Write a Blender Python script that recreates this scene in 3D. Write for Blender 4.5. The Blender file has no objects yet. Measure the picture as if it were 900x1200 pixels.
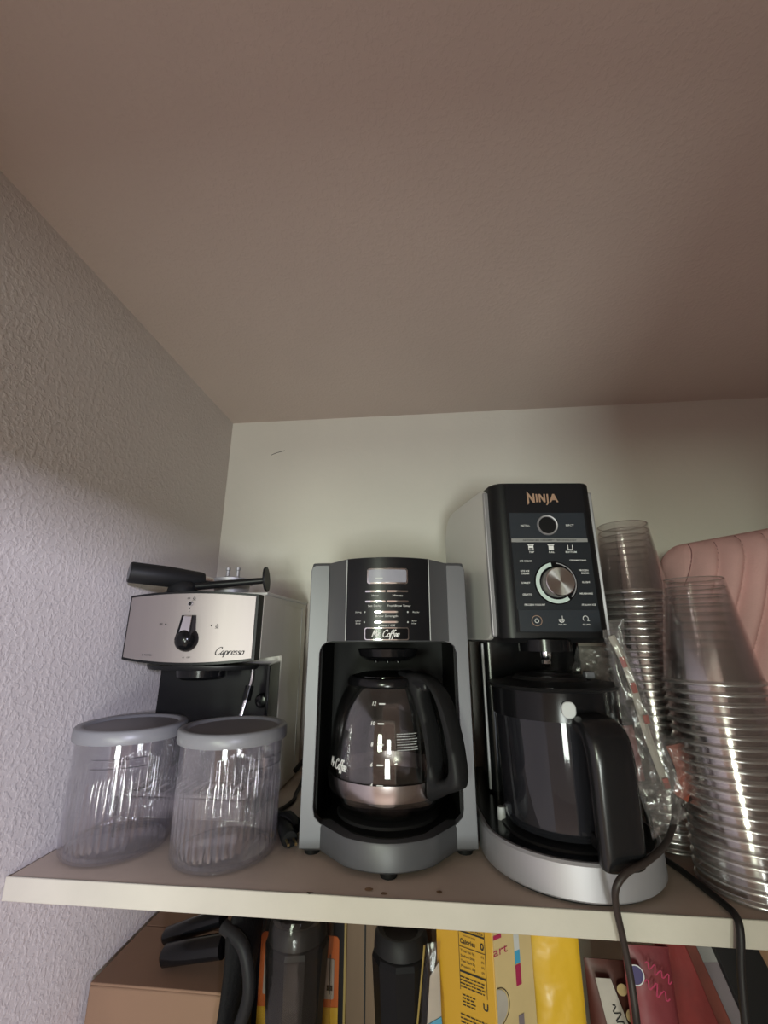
import bpy, bmesh, math, random
from mathutils import Vector, Matrix, noise
random.seed(7)
PI = math.pi
sc = bpy.context.scene
COL = sc.collection

# ------------------------------------------------------------------ camera
F_PX, PITCH, YAW = 500.0, 0.2812, -0.0984
CAM = Vector((0, 0, .25))
cd = bpy.data.cameras.new('camera'); cam = bpy.data.objects.new('camera', cd); COL.objects.link(cam)
cd.sensor_fit = 'VERTICAL'; cd.sensor_height = 24; cd.sensor_width = 18
cd.lens = F_PX / 1200 * 24; cd.clip_start = .01; cd.clip_end = 50
FW = Vector((math.sin(YAW) * math.cos(PITCH), math.cos(YAW) * math.cos(PITCH), math.sin(PITCH)))
RT = Vector((math.cos(YAW), -math.sin(YAW), 0)); UP = RT.cross(FW)
cam.matrix_world = Matrix(((RT.x, UP.x, -FW.x, CAM.x), (RT.y, UP.y, -FW.y, CAM.y), (RT.z, UP.z, -FW.z, CAM.z), (0, 0, 0, 1)))
sc.camera = cam

def at(px, py, Y):
    """point of the place at depth Y that is seen at this pixel of the photograph"""
    d = FW + RT * ((px - 450) / F_PX) - UP * ((py - 600) / F_PX)
    return CAM + d * (Y / d.y)

# ------------------------------------------------------------------ world, lights, exposure
w = bpy.data.worlds.new('world'); sc.world = w; w.use_nodes = True
bg = w.node_tree.nodes['Background']; bg.inputs[0].default_value = (1, .70, .555, 1); bg.inputs[1].default_value = .60
def area(name, loc, target, sx, sy, power, color):
    l = bpy.data.lights.new(name, 'AREA'); l.shape = 'RECTANGLE'; l.size = sx; l.size_y = sy
    l.energy = power; l.color = color
    o = bpy.data.objects.new(name, l); COL.objects.link(o); o.location = loc
    o.rotation_euler = (Vector(target) - Vector(loc)).to_track_quat('-Z', 'Y').to_euler()
    return o
area('window_light_low', (.12, -2.2, -.45), (.0, .9, .45), .42, .50, 29, (.92, 1, .93))
area('window_light_left', (-.60, -2.2, .22), (.2, .9, .25), .35, .45, 27, (.88, 1, .80))
area('window_light_side', (1.20, -2.0, .50), (-.46, .6, .25), .5, .24, 78, (.80, .81, 1))
sc.view_settings.view_transform = 'Standard'; sc.view_settings.look = 'None'
sc.view_settings.gamma = 1; sc.view_settings.use_curve_mapping = False
sc.view_settings.exposure = 0
sc.cycles.max_bounces = 10; sc.cycles.transparent_max_bounces = 96; sc.cycles.diffuse_bounces = 5
sc.cycles.caustics_reflective = False; sc.cycles.caustics_refractive = False

# ------------------------------------------------------------------ materials
def S(h, k=1.0):
    r = tuple(int(h[i:i + 2], 16) / 255 for i in (0, 2, 4))
    return tuple((c / 12.92 if c <= .04045 else ((c + .055) / 1.055) ** 2.4) * k for c in r)
def mat(name, col, rough=.5, metal=0, var=.0, vscale=20, bump=0, bscale=60, bdet=3, coat=0, bdist=.002, stretch=None, spec=None, col2=None, thr=None):
    m = bpy.data.materials.new(name); m.use_nodes = True; nt = m.node_tree; N = nt.nodes; L = nt.links
    p = N['Principled BSDF']; p.inputs['Base Color'].default_value = (*col, 1)
    p.inputs['Roughness'].default_value = rough; p.inputs['Metallic'].default_value = metal
    if coat: p.inputs['Coat Weight'].default_value = coat; p.inputs['Coat Roughness'].default_value = .05
    if spec is not None: p.inputs['Specular IOR Level'].default_value = spec
    tc = N.new('ShaderNodeTexCoord'); mp = N.new('ShaderNodeMapping'); L.new(tc.outputs['Object'], mp.inputs[0])
    if stretch: mp.inputs['Scale'].default_value = stretch
    if var or col2:
        n = N.new('ShaderNodeTexNoise'); n.inputs['Scale'].default_value = vscale; n.inputs['Detail'].default_value = 5
        L.new(mp.outputs[0], n.inputs['Vector'])
        r = N.new('ShaderNodeValToRGB'); L.new(n.outputs['Fac'], r.inputs[0])
        a, b = (thr or (.3, .7)); r.color_ramp.elements[0].position = a; r.color_ramp.elements[1].position = b
        c1 = col2 or tuple(c * (1 - var) for c in col)
        r.color_ramp.elements[0].color = (*c1, 1); r.color_ramp.elements[1].color = (*(col if col2 else tuple(min(1, c * (1 + var)) for c in col)), 1)
        L.new(r.outputs[0], p.inputs['Base Color'])
    if bump:
        n2 = N.new('ShaderNodeTexNoise'); n2.inputs['Scale'].default_value = bscale; n2.inputs['Detail'].default_value = bdet
        n2.inputs['Roughness'].default_value = .55
        L.new(mp.outputs[0], n2.inputs['Vector'])
        b = N.new('ShaderNodeBump'); b.inputs['Strength'].default_value = bump; b.inputs['Distance'].default_value = bdist
        L.new(n2.outputs['Fac'], b.inputs['Height']); L.new(b.outputs[0], p.inputs['Normal'])
    return m
def knockdown(name, col, strength, scale):
    """flattened plaster splatter over an orange-peel ground"""
    m = mat(name, col, .75, var=.03, vscale=4); nt = m.node_tree; N = nt.nodes; L = nt.links; p = N['Principled BSDF']
    p.inputs['Specular IOR Level'].default_value = .3
    tc = N.new('ShaderNodeTexCoord')
    a = N.new('ShaderNodeTexNoise'); a.inputs['Scale'].default_value = scale; a.inputs['Detail'].default_value = 2.5; a.inputs['Distortion'].default_value = .35
    b = N.new('ShaderNodeTexNoise'); b.inputs['Scale'].default_value = scale * 2.7; b.inputs['Detail'].default_value = 2
    r = N.new('ShaderNodeMapRange'); r.inputs['From Min'].default_value = .46; r.inputs['From Max'].default_value = .62; r.interpolation_type = 'SMOOTHSTEP'
    L.new(tc.outputs['Object'], a.inputs['Vector']); L.new(tc.outputs['Object'], b.inputs['Vector']); L.new(a.outputs['Fac'], r.inputs['Value'])
    ad = N.new('ShaderNodeMath'); ad.operation = 'MULTIPLY_ADD'; ad.inputs[1].default_value = .35
    L.new(b.outputs['Fac'], ad.inputs[0]); L.new(r.outputs[0], ad.inputs[2])
    bp = N.new('ShaderNodeBump'); bp.inputs['Strength'].default_value = strength; bp.inputs['Distance'].default_value = .0022
    L.new(ad.outputs[0], bp.inputs['Height']); L.new(bp.outputs[0], p.inputs['Normal'])
    return m
def film(name, tint=(1, 1, 1), base=.04, edge=.75, rough=.06, haze=0.0, hazecol=(.8, .8, .8), bump=0, bscale=40, bdist=.002):
    """thin clear plastic or glass: see-through with reflections that grow towards the rim"""
    m = bpy.data.materials.new(name); m.use_nodes = True; nt = m.node_tree; N = nt.nodes; L = nt.links
    N.remove(N['Principled BSDF']); out = N['Material Output']
    t = N.new('ShaderNodeBsdfTransparent'); t.inputs[0].default_value = (*tint, 1)
    g = N.new('ShaderNodeBsdfGlossy'); g.inputs['Roughness'].default_value = rough; g.inputs['Color'].default_value = (.95, .95, .95, 1)
    lw = N.new('ShaderNodeLayerWeight'); lw.inputs[0].default_value = .25
    mr = N.new('ShaderNodeMapRange'); mr.inputs['To Min'].default_value = base; mr.inputs['To Max'].default_value = edge
    L.new(lw.outputs['Facing'], mr.inputs['Value'])
    mx = N.new('ShaderNodeMixShader'); L.new(mr.outputs[0], mx.inputs[0]); L.new(t.outputs[0], mx.inputs[1]); L.new(g.outputs[0], mx.inputs[2])
    last = mx
    if haze:
        d = N.new('ShaderNodeBsdfDiffuse'); d.inputs[0].default_value = (*hazecol, 1)
        m2 = N.new('ShaderNodeMixShader'); m2.inputs[0].default_value = haze
        L.new(mx.outputs[0], m2.inputs[1]); L.new(d.outputs[0], m2.inputs[2]); last = m2
    if bump:
        tc = N.new('ShaderNodeTexCoord'); n = N.new('ShaderNodeTexNoise'); n.inputs['Scale'].default_value = bscale; n.inputs['Detail'].default_value = 3
        b = N.new('ShaderNodeBump'); b.inputs['Strength'].default_value = bump; b.inputs['Distance'].default_value = bdist
        L.new(tc.outputs['Object'], n.inputs['Vector']); L.new(n.outputs['Fac'], b.inputs['Height'])
        L.new(b.outputs[0], g.inputs['Normal']); L.new(b.outputs[0], lw.inputs['Normal'])
    L.new(last.outputs[0], out.inputs[0])
    return m
M = dict(
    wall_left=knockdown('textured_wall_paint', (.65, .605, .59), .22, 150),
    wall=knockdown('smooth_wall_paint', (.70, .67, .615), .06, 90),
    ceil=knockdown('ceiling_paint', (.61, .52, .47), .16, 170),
    shelf_top=mat('shelf_top_paint', (.68, .565, .48), .6, var=.10, vscale=9, bump=.2, bscale=120, bdist=.0006),
    shelf_edge=mat('shelf_edge_paint', (.46, .43, .37), .5, var=.06, vscale=14, bump=.35, bscale=90, bdist=.0008),
    stain=mat('shelf_stain', (.28, .17, .09), .6, var=.2, vscale=60),
    charcoal=mat('charcoal_plastic', (.070, .070, .078), .42, bump=.15, bscale=900, bdist=.0002),
    greyplastic=mat('grey_plastic', (.135, .135, .150), .40, metal=.3, bump=.12, bscale=900, bdist=.0002),
    black=mat('black_gloss_plastic', (.006, .006, .007), .18, spec=.28),
    blacksat=mat('black_satin_plastic', (.009, .009, .010), .36, spec=.25),
    blackmat=mat('black_matte_plastic', (.012, .012, .013), .5, bump=.15, bscale=500, bdist=.0003, spec=.2),
    panelblack=mat('black_control_panel', (.010, .010, .012), .3, spec=.3),
    bottleblack=mat('bottle_black_plastic', (.008, .008, .009), .32, spec=.12),
    cavity=mat('black_cavity_plastic', (.005, .005, .005), .45, spec=.12),
    panelblue=mat('dark_slate_panel', (.022, .027, .035), .33),
    chrome=mat('chrome', (.82, .82, .84), .12, metal=1),
    steel=mat('brushed_steel', (.345, .305, .30), .5, metal=.75, var=.05, vscale=30, stretch=(1, 1, .05), bump=.06, bscale=300, bdist=.0003),
    alu=mat('silver_paint', (.39, .38, .405), .48, metal=.6, bump=.05, bscale=900, bdist=.0002),
    silverside=mat('silver_side_panel', (.58, .57, .55), .45, metal=.2),
    machineside=mat('grey_metal_housing', (.72, .69, .61), .45, metal=.05, var=.06, vscale=8),
    lcd=mat('lcd_glass', (.30, .30, .36), .25),
    white=mat('white_print', (.75, .75, .75), .5),
    palegrey=mat('pale_grey_print', (.50, .52, .53), .5),
    greyprint=mat('grey_bar', (.24, .24, .24), .4),
    copper=mat('copper_print', (.48, .31, .22), .4, metal=.4),
    darkprint=mat('dark_print', (.03, .03, .03), .7, spec=.05),
    ringlight=mat('pale_mint_ring', (.55, .65, .62), .4),
    lidgrey=mat('grey_lid_plastic', (.21, .21, .225), .36),
    lidtop=mat('grey_lid_recess', (.17, .16, .165), .45),
    glass=film('carafe_glass', (.90, .90, .90), .05, .6, .03),
    smoked=film('smoked_clear_plastic', (.42, .42, .46), .022, .5, .05, haze=.04, hazecol=(.25, .25, .30)),
    tub=film('clear_tub_plastic', (.95, .945, .965), .05, .85, .06, haze=.018, hazecol=(.75, .75, .85)),
    cup=film('clear_cup_plastic', (.965, .955, .955), .08, .5, .12, haze=.008, hazecol=(.8, .75, .75)),
    cuprim=film('cup_rim_plastic', (.78, .76, .76), .26, .85, .22, haze=.07, hazecol=(.8, .78, .76)),
    bag=film('clear_crumpled_film', (.90, .90, .90), .05, .5, .18, haze=.10, hazecol=(.36, .34, .34), bump=.4, bscale=70, bdist=.004),
    wrap=film('clear_wrapping_film', (.93, .90, .88), .012, .22, .12, haze=.008, hazecol=(.5, .42, .36), bump=.5, bscale=40, bdist=.003),
    cord=mat('black_cord_rubber', (.014, .012, .012), .45, spec=.25),
    cordbrown=mat('brown_black_cord_rubber', (.03, .022, .02), .45, spec=.25),
    brass=mat('brass_prongs', (.55, .42, .2), .3, metal=1),
    pink=mat('pink_quilted_cloth', (.72, .44, .44), .9, var=.08, vscale=14, bump=.5, bscale=320, bdist=.001, spec=.15),
    pinkseam=mat('pink_seam_thread', (.27, .13, .14), .9),
    cardboard=mat('brown_cardboard', (.21, .125, .078), .85, var=.05, vscale=10, bump=.15, bscale=200, bdist=.0006),
    orange=mat('orange_card', (.55, .12, .012), .5),
    yellow=mat('yellow_film', (.60, .37, .025), .33, var=.04, vscale=12, bump=.5, bscale=18, bdist=.008),
    ochre=mat('ochre_yellow_card', (.45, .25, .01), .45),
    cream=mat('cream_card', (.55, .43, .22), .45, var=.08, vscale=20),
    red=mat('dark_red_film', (.15, .016, .015), .45, var=.25, vscale=25, bump=.4, bscale=30, bdist=.003),
    pinkred=mat('pink_red_film', (.17, .028, .036), .45, var=.15, vscale=22, bump=.4, bscale=28, bdist=.003),
    brownred=mat('brown_red_film', (.085, .024, .018), .5, var=.2, vscale=25),
    magenta=mat('magenta_print', (.33, .02, .075), .5),
    blueprint=mat('blue_print', (.05, .30, .50), .5),
    navy=mat('navy_print', (.05, .04, .12), .5),
    paper=mat('off_white_paper', (.38, .35, .31), .7, var=.1, vscale=30),
    mauve=mat('mauve_grey_card', (.18, .15, .17), .6, var=.1, vscale=15),
    brownwood=mat('brown_paper_panel', (.13, .08, .045), .6, var=.25, vscale=25, stretch=(1, 1, .08)),
    gold=mat('gold_edge', (.25, .18, .05), .5),
    fabric=mat('black_woven_fabric', (.010, .010, .0105), .8, spec=.1, bump=.8, bscale=260, bdist=.002),
    redprint=mat('red_print', (.30, .06, .045), .6),
)

# ------------------------------------------------------------------ mesh builder
class MB:
    def __init__(s): s.v = []; s.f = []; s.m = []; s.mats = []; s.cur = 0
    def use(s, m):
        m = M[m] if isinstance(m, str) else m
        if m not in s.mats: s.mats.append(m)
        s.cur = s.mats.index(m); return s
    def add(s, vs, fs):
        b = len(s.v); s.v += [tuple(v) for v in vs]; s.f += [tuple(i + b for i in f) for f in fs]; s.m += [s.cur] * len(fs); return s
    def box(s, x0, x1, y0, y1, z0, z1, rot=None, c=None):
        vs = [Vector((x, y, z)) for x in (x0, x1) for y in (y0, y1) for z in (z0, z1)]
        if rot is not None:
            c = Vector(c or ((x0 + x1) / 2, (y0 + y1) / 2, (z0 + z1) / 2)); vs = [rot @ (v - c) + c for v in vs]
        return s.add(vs, [(0, 1, 3, 2), (4, 6, 7, 5), (0, 4, 5, 1), (2, 3, 7, 6), (0, 2, 6, 4), (1, 5, 7, 3)])
    def loops(s, L, closed=True, cap0=True, cap1=True):
        """skin a list of equal-length vertex loops"""
        n = len(L[0]); vs = [v for l in L for v in l]; fs = []
        for k in range(len(L) - 1):
            for i in range(n if closed else n - 1):
                j = (i + 1) % n; fs.append((k * n + i, k * n + j, (k + 1) * n + j, (k + 1) * n + i))
        if cap0: fs.append(tuple(range(n - 1, -1, -1)))
        if cap1: fs.append(tuple((len(L) - 1) * n + i for i in range(n)))
        return s.add(vs, fs)
    def prism(s, pts, z0, z1, fn=None):
        """outline in 2-D extruded; fn(u, v, t) -> 3-D"""
        fn = fn or (lambda u, v, t: (u, v, t))
        return s.loops([[fn(u, v, z0) for u, v in pts], [fn(u, v, z1) for u, v in pts]])
    def lathe(s, prof, seg=48, c=(0, 0, 0), ax=None, fn=None, cap=False):
        L = []
        for r, z in prof:
            L.append([Vector((r * math.cos(2 * PI * i / seg) * 1, r * math.sin(2 * PI * i / seg), z)) for i in range(seg)])
        R = Vector((0, 0, 1)).rotation_difference(Vector(ax)).to_matrix() if ax is not None else Matrix.Identity(3)
        c = Vector(c)
        L = [[c + R @ (fn(v) if fn else v) for v in l] for l in L]
        return s.loops(L, cap0=cap, cap1=cap)
    def tube(s, pts, r, seg=10, cap=True, flat=1.0):
        P = [Vector(p) for p in pts]; L = []; up = Vector((0, 0, 1)); prev = None
        for i, p in enumerate(P):
            t = (P[min(i + 1, len(P) - 1)] - P[max(i - 1, 0)]).normalized()
            if prev is None:
                a = t.cross(up if abs(t.z) < .9 else Vector((1, 0, 0))).normalized()
            else:
                a = (prev - t * prev.dot(t)).normalized()
            prev = a; b = t.cross(a); rr = r[i] if isinstance(r, (list, tuple)) else r
            L.append([p + (a * math.cos(2 * PI * k / seg) + b * math.sin(2 * PI * k / seg) * flat) * rr for k in range(seg)])
        return s.loops(L, cap0=cap, cap1=cap)
    def build(s, name, m=None, parent=None, world=False, smooth=35, bevel=0, seg=2, label=None, solid=0, **kw):
        me = bpy.data.meshes.new(name); vs = s.v
        if world and parent is not None:
            inv = parent.matrix_basis.inverted() if parent.parent is None else (parent.parent.matrix_basis @ parent.matrix_basis).inverted()
            vs = [inv @ Vector(v) for v in vs]
        me.from_pydata([tuple(v) for v in vs], [], s.f)
        if m is not None and not s.mats: me.materials.append(M[m] if isinstance(m, str) else m)
        for x in s.mats: me.materials.append(x)
        if s.mats: me.polygons.foreach_set('material_index', s.m)
        bm = bmesh.new(); bm.from_mesh(me)
        bmesh.ops.remove_doubles(bm, verts=bm.verts, dist=1e-6)
        bmesh.ops.recalc_face_normals(bm, faces=bm.faces)
        for f in bm.faces: f.smooth = smooth > 0
        for e in bm.edges: e.smooth = len(e.link_faces) < 2 or e.calc_face_angle(0) < math.radians(smooth)
        bm.to_mesh(me); bm.free()
        o = bpy.data.objects.new(name, me); COL.objects.link(o)
        if parent is not None: o.parent = parent
        if bevel:
            b = o.modifiers.new('bevel', 'BEVEL'); b.width = bevel; b.segments = seg; b.limit_method = 'ANGLE'; b.angle_limit = math.radians(40)
            b.harden_normals = False
            for p in me.polygons: p.use_smooth = True
        if solid:
            q = o.modifiers.new('solid', 'SOLIDIFY'); q.thickness = solid
        if label: o['label'] = label
        for k, v in kw.items(): o[k] = v
        return o

def smoothline(pts, n=8):
    P = [Vector(p) for p in pts]; out = []
    for i in range(len(P) - 1):
        a, b, c, d = P[max(i - 1, 0)], P[i], P[i + 1], P[min(i + 2, len(P) - 1)]
        for k in range(n):
            t = k / n; out.append(.5 * ((2 * b) + (c - a) * t + (2 * a - 5 * b + 4 * c - d) * t * t + (3 * b - a - 3 * c + d) * t ** 3))
    out.append(P[-1]); return out
def rrect(x0, x1, y0, y1, r, n=5):
    r = r if isinstance(r, (list, tuple)) else (r,) * 4; out = []
    for (cx, cy, a, q) in ((x1 - r[0], y1 - r[0], 0, r[0]), (x0 + r[1], y1 - r[1], 90, r[1]), (x0 + r[2], y0 + r[2], 180, r[2]), (x1 - r[3], y0 + r[3], 270, r[3])):
        for k in range(n + 1):
            t = math.radians(a + 90 * k / n); out.append((cx + q * math.cos(t), cy + q * math.sin(t)))
    return out
def thing(name, label, cat, loc=(0, 0, 0), rz=0, group=None):
    o = bpy.data.objects.new(name, None); COL.objects.link(o); o.location = loc; o.rotation_euler = (0, 0, rz)
    o.empty_display_size = .02
    o['label'] = label; o['category'] = cat
    if group: o['group'] = group
    o.matrix_basis = Matrix.Translation(loc) @ Matrix.Rotation(rz, 4, 'Z')
    return o
def tag(o, label, cat, group=None):
    o['label'] = label; o['category'] = cat
    if group: o['group'] = group
    return o

# lettering -----------------------------------------------------------
_cache = {}
def glyphs(txt, bold=0):
    if (txt, bold) in _cache: return _cache[(txt, bold)]
    cu = bpy.data.curves.new('lettering', 'FONT'); cu.body = txt; cu.size = 1; cu.align_x = 'CENTER'; cu.align_y = 'CENTER'; cu.offset = bold; cu.resolution_u = 2
    o = bpy.data.objects.new('lettering', cu); COL.objects.link(o)
    dg = bpy.context.evaluated_depsgraph_get(); me = bpy.data.meshes.new_from_object(o.evaluated_get(dg))
    r = ([v.co.copy() for v in me.vertices], [tuple(p.vertices) for p in me.polygons])
    bpy.data.objects.remove(o); bpy.data.meshes.remove(me); bpy.data.curves.remove(cu)
    _cache[(txt, bold)] = r; return r
def text(mb, txt, u, v, h, fn, shear=0, wscale=1, width=None, bold=.0, rot=0):
    vs, fs = glyphs(txt, bold)
    if not vs: return
    h = h / .72
    if width:
        ww = max(p.x for p in vs) - min(p.x for p in vs); wscale = width / (ww * h)
    c, s_ = math.cos(rot), math.sin(rot); out = []
    for p in vs:
        a, b = (p.x + p.y * shear) * h * wscale, p.y * h
        out.append(fn(u + a * c - b * s_, v + a * s_ + b * c))
    mb.add(out, fs)
ST = {'M': (.72, [[(0, 0), (.12, .95), (.3, .3), (.5, .98), (.6, .1), (.68, 0)]]), 'r': (.34, [[(0, .05), (.06, .5), (.06, .3), (.16, .5), (.3, .46)]]),
      '.': (.18, [[(.02, .03), (.07, .03)]]), ' ': (.22, []),
      'C': (.66, [[(.58, .74), (.55, .95), (.35, .98), (.1, .7), (.04, .3), (.18, .03), (.4, .03), (.62, .2)]]),
      'o': (.38, [[(.18, .5), (.04, .38), (.04, .12), (.18, 0), (.32, .12), (.32, .38), (.18, .5), (.36, .46)]]),
      'f': (.32, [[(.36, .9), (.28, 1.02), (.16, .85), (.1, .3), (.06, -.25), (-.04, -.33)], [(-.02, .5), (.3, .5)]]),
      'e': (.34, [[(.02, .22), (.26, .28), (.27, .45), (.14, .5), (.03, .35), (.04, .1), (.16, 0), (.34, .12)]]),
      'a': (.4, [[(.3, .46), (.14, .5), (.03, .3), (.05, .06), (.16, .02), (.3, .4), (.3, .1), (.4, .03)]]),
      'p': (.4, [[(.05, .5), (.0, -.32)], [(.04, .4), (.18, .5), (.32, .36), (.28, .06), (.12, .0), (.03, .1)]]),
      's': (.32, [[(.27, .44), (.14, .5), (.06, .38), (.24, .2), (.2, .02), (.02, .04)]])}
def script(mb, txt, u, v, width, h, fn, shear=.25, wt=.075):
    tot = sum(ST[c][0] for c in txt); k = width / tot; x = -tot / 2
    for c in txt:
        adv, strokes = ST[c]
        for s_ in strokes:
            P = smoothline([Vector((a, b, 0)) for a, b in s_], 4) if len(s_) > 2 else [Vector((a, b, 0)) for a, b in s_]
            vs = []
            for i, p in enumerate(P):
                t = (P[min(i + 1, len(P) - 1)] - P[max(i - 1, 0)]); t = t.normalized() if t.length else Vector((1, 0, 0))
                n = Vector((-t.y, t.x, 0)) * wt * (.75 + .35 * abs(t.y))
                for q in (p + n, p - n):
                    vs.append(fn(u + (x + q.x + (q.y - .5) * shear) * k, v + (q.y - .5) * h))
            mb.add(vs, [(2 * i, 2 * i + 1, 2 * i + 3, 2 * i + 2) for i in range(len(P) - 1)])
        x += adv
def dashes(mb, u, v, width, h, fn, seed=0):
    """a line of print too small to read: short bars of word length"""
    r = random.Random(seed); x = u - width / 2
    while x < u + width / 2 - h:
        w_ = min(h * r.uniform(1.2, 4), u + width / 2 - x); mb.add([fn(x, v - h * .35), fn(x + w_, v - h * .35), fn(x + w_, v + h * .35), fn(x, v + h * .35)], [(0, 1, 2, 3)]); x += w_ + h * .6
def squiggle(mb, u, v, width, h, fn, n=5, rot=0, wt=.0007):
    """a handwritten-looking line that cannot be read"""
    P = [Vector((-width / 2 + width * i / (n * 6), h / 2 * math.sin(2 * PI * i / 6) * (1 if (i // 6) % 2 else .6), 0)) for i in range(n * 6 + 1)]; c, s_ = math.cos(rot), math.sin(rot); vs = []
    for i, p in enumerate(P):
        t = (P[min(i + 1, len(P) - 1)] - P[max(i - 1, 0)]).normalized(); q = Vector((-t.y, t.x, 0)) * wt
        for k in (p + q, p - q): vs.append(fn(u + k.x * c - k.y * s_, v + k.x * s_ + k.y * c))
    mb.add(vs, [(2 * i, 2 * i + 1, 2 * i + 3, 2 * i + 2) for i in range(len(P) - 1)])
def ringflat(mb, u, v, r0, r1, fn, seg=28, a0=0, a1=360):
    n = seg; vs = []
    for i in range(n + 1):
        t = math.radians(a0 + (a1 - a0) * i / n)
        vs += [fn(u + r0 * math.cos(t), v + r0 * math.sin(t)), fn(u + r1 * math.cos(t), v + r1 * math.sin(t))]
    mb.add(vs, [(2 * i, 2 * i + 1, 2 * i + 3, 2 * i + 2) for i in range(n)])
def rectflat(mb, u0, u1, v0, v1, fn, n=1):
    vs = []
    for i in range(n + 1):
        u = u0 + (u1 - u0) * i / n; vs += [fn(u, v0), fn(u, v1)]
    mb.add(vs, [(2 * i, 2 * i + 2, 2 * i + 3, 2 * i + 1) for i in range(n)])

# ------------------------------------------------------------------ the closet
LW, HC, BW, SF, TS = -.4605, .7483, .9028, .509, .0218
RW, FY, HEAD, FLOOR = 1.35, -.25, .43, -1.6
def struct(name, mb, m): return mb.build(name, m, None, kind='structure', smooth=0)
struct('wall_back', MB().box(LW - .1, RW + .1, BW, BW + .1, FLOOR, HC + .1), 'wall')
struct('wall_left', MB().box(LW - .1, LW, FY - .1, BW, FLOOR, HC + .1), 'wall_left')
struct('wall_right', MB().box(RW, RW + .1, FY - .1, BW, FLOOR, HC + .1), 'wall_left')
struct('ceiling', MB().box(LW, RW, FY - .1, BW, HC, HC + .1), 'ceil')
struct('floor', MB().box(LW - 1.5, RW + 1.5, -3.2, BW, FLOOR - .1, FLOOR), 'shelf_top')
f = MB().box(LW - .1, RW + .1, FY - .1, FY, HEAD, HC + .1).box(.25, RW + .1, FY - .1, FY, FLOOR, HEAD)
struct('wall_front', f, 'wall')
# faint scuff on the back wall
struct('trim_1', MB().tube(smoothline([(-.357, BW - .0002, .660), (-.345, BW - .0002, .665), (-.325, BW - .0002, .670)]), .0006, 6), 'darkprint')

def shelf(z, label, **kw):
    t = thing('closet_shelf', label, 'shelf', (.4, (SF + BW) / 2, z))
    MB().box(LW + .004, RW - .003, SF + .0015, BW - .002, z - TS + .0005, z).build('board', 'shelf_top', t, world=True)
    MB().box(LW + .001, RW - .003, SF - .0012, SF + .0015, z - TS, z + .0004).build('front_edge', 'shelf_edge', t, world=True, bevel=.0008)
    return t
up_shelf = shelf(0, 'upper closet shelf with dusty top and cream painted front edge, carrying the coffee machines')
shelf(-.40, 'lower closet shelf that carries the boxes and packets, below the machines')
for (px, py, r) in ((362, 1049, .0028), (432, 1043, .003), (450, 1048, .0022), (515, 1046, .002)):
    d = at(px, py, 1) - CAM; p = CAM + d * (-.25 / d.z)
    mb = MB(); n = 9
    mb.add([(p.x, p.y, .0007)] + [(p.x + r * (1 + .4 * random.random()) * math.cos(2 * PI * i / n) * 1.3, max(SF + .002, p.y + r * (1 + .4 * random.random()) * math.sin(2 * PI * i / n)), .0007) for i in range(n)],
           [(0, 1 + i, 1 + (i + 1) % n) for i in range(n)])
    mb.build('stain', 'stain', up_shelf, world=True, smooth=0)

# ------------------------------------------------------------------ drip coffee maker
cm = thing('coffee_maker', 'grey and black twelve-cup drip coffee maker with small clock display', 'coffee maker', (-.053, .590, 0), .09)
def arc(xs, amp, half):      # bulge profile
    return [(x, -amp * (1 - (x / half) ** 2)) for x in xs]
def headfront(x, kb=1.0):
    a = abs(x)
    if a > .080: return 0
    if a > .0555: return -.014 * kb * (.080 - a) / .0245
    return -.014 * kb - .016 * kb * (1 - (a / .0555) ** 2)
XS = [-.106, -.104, -.098, -.080] + [-.0555 + .0111 * i for i in range(11)] + [.080, .098, .104, .106]
def outline(back, kb=1.0, inset=0, dz=0):
    p = []
    for x in XS:
        y = headfront(x, kb)
        if abs(x) > .105: y = .008
        elif abs(x) > .103: y = .002
        p.append((x * (1 - inset), y + inset * .1))
    return p + [(.106 * (1 - inset), back), (-.106 * (1 - inset), back)]
BKY = .20
def topz(x): return .3475 if abs(x) > .08 else .3475 + .0035 * (1 - max(0, abs(x) - .0555) / .0245)
mb = MB(); o0 = outline(BKY); o1 = outline(BKY, inset=.012)
mb.loops([[(x, y, .2425) for x, y in o0], [(x, y, topz(x) - .004) for x, y in o0], [(x, y + .0012, topz(x) - .001) for x, y in outline(BKY, inset=.004)], [(x, y + .004, topz(x)) for x, y in o1]])
mb.build('head', 'charcoal', cm, smooth=30)
MB().box(-.0898, .0898, .003, .138, .2405, .2432).build('cavity_ceiling', 'cavity', cm)
for s in (-1, 1): MB().box(s * .0880, s * .0906, .0122, .139, .036, .2405).build('cavity_side', 'cavity', cm)
# side columns from foot to head, with rounded inner corners
for s in (-1, 1):
    pts = [(s * .106, .0085), (s * .106, .336), (s * .1045, .341), (s * .1000, .3435), (s * .0806, .3438), (s * .0806, .2425), (s * .074, .2425), (s * .082, .2405), (s * .0875, .236), (s * .0900, .228), (s * .0905, .05), (s * .0885, .041), (s * .081, .034), (s * .074, .030), (s * .074, .0085)]
    MB().prism(pts, -.0012, .012, lambda u, v, t: (u, t, v)).build('side_column', 'greyplastic', cm, smooth=30, bevel=.0018)
    MB().box(s * .0905, s * .106, .0125, BKY, .0085, .2425).build('side_wall', 'charcoal', cm, smooth=30)
MB().box(-.0905, .0905, .14, BKY, .034, .2420).build('rear_wall', 'cavity', cm)
mb = MB().lathe([(.0, .216), (.030, .216), (.040, .222), (.043, .2315)], 40, (0, .05, 0)).build('drip_outlet', 'black', cm)
for x in (-.016, 0, .014): MB().lathe([(0, .2135), (.003, .214), (.003, .217)], 12, (x, .03, 0)).build('outlet_nub', 'black', cm)
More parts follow.
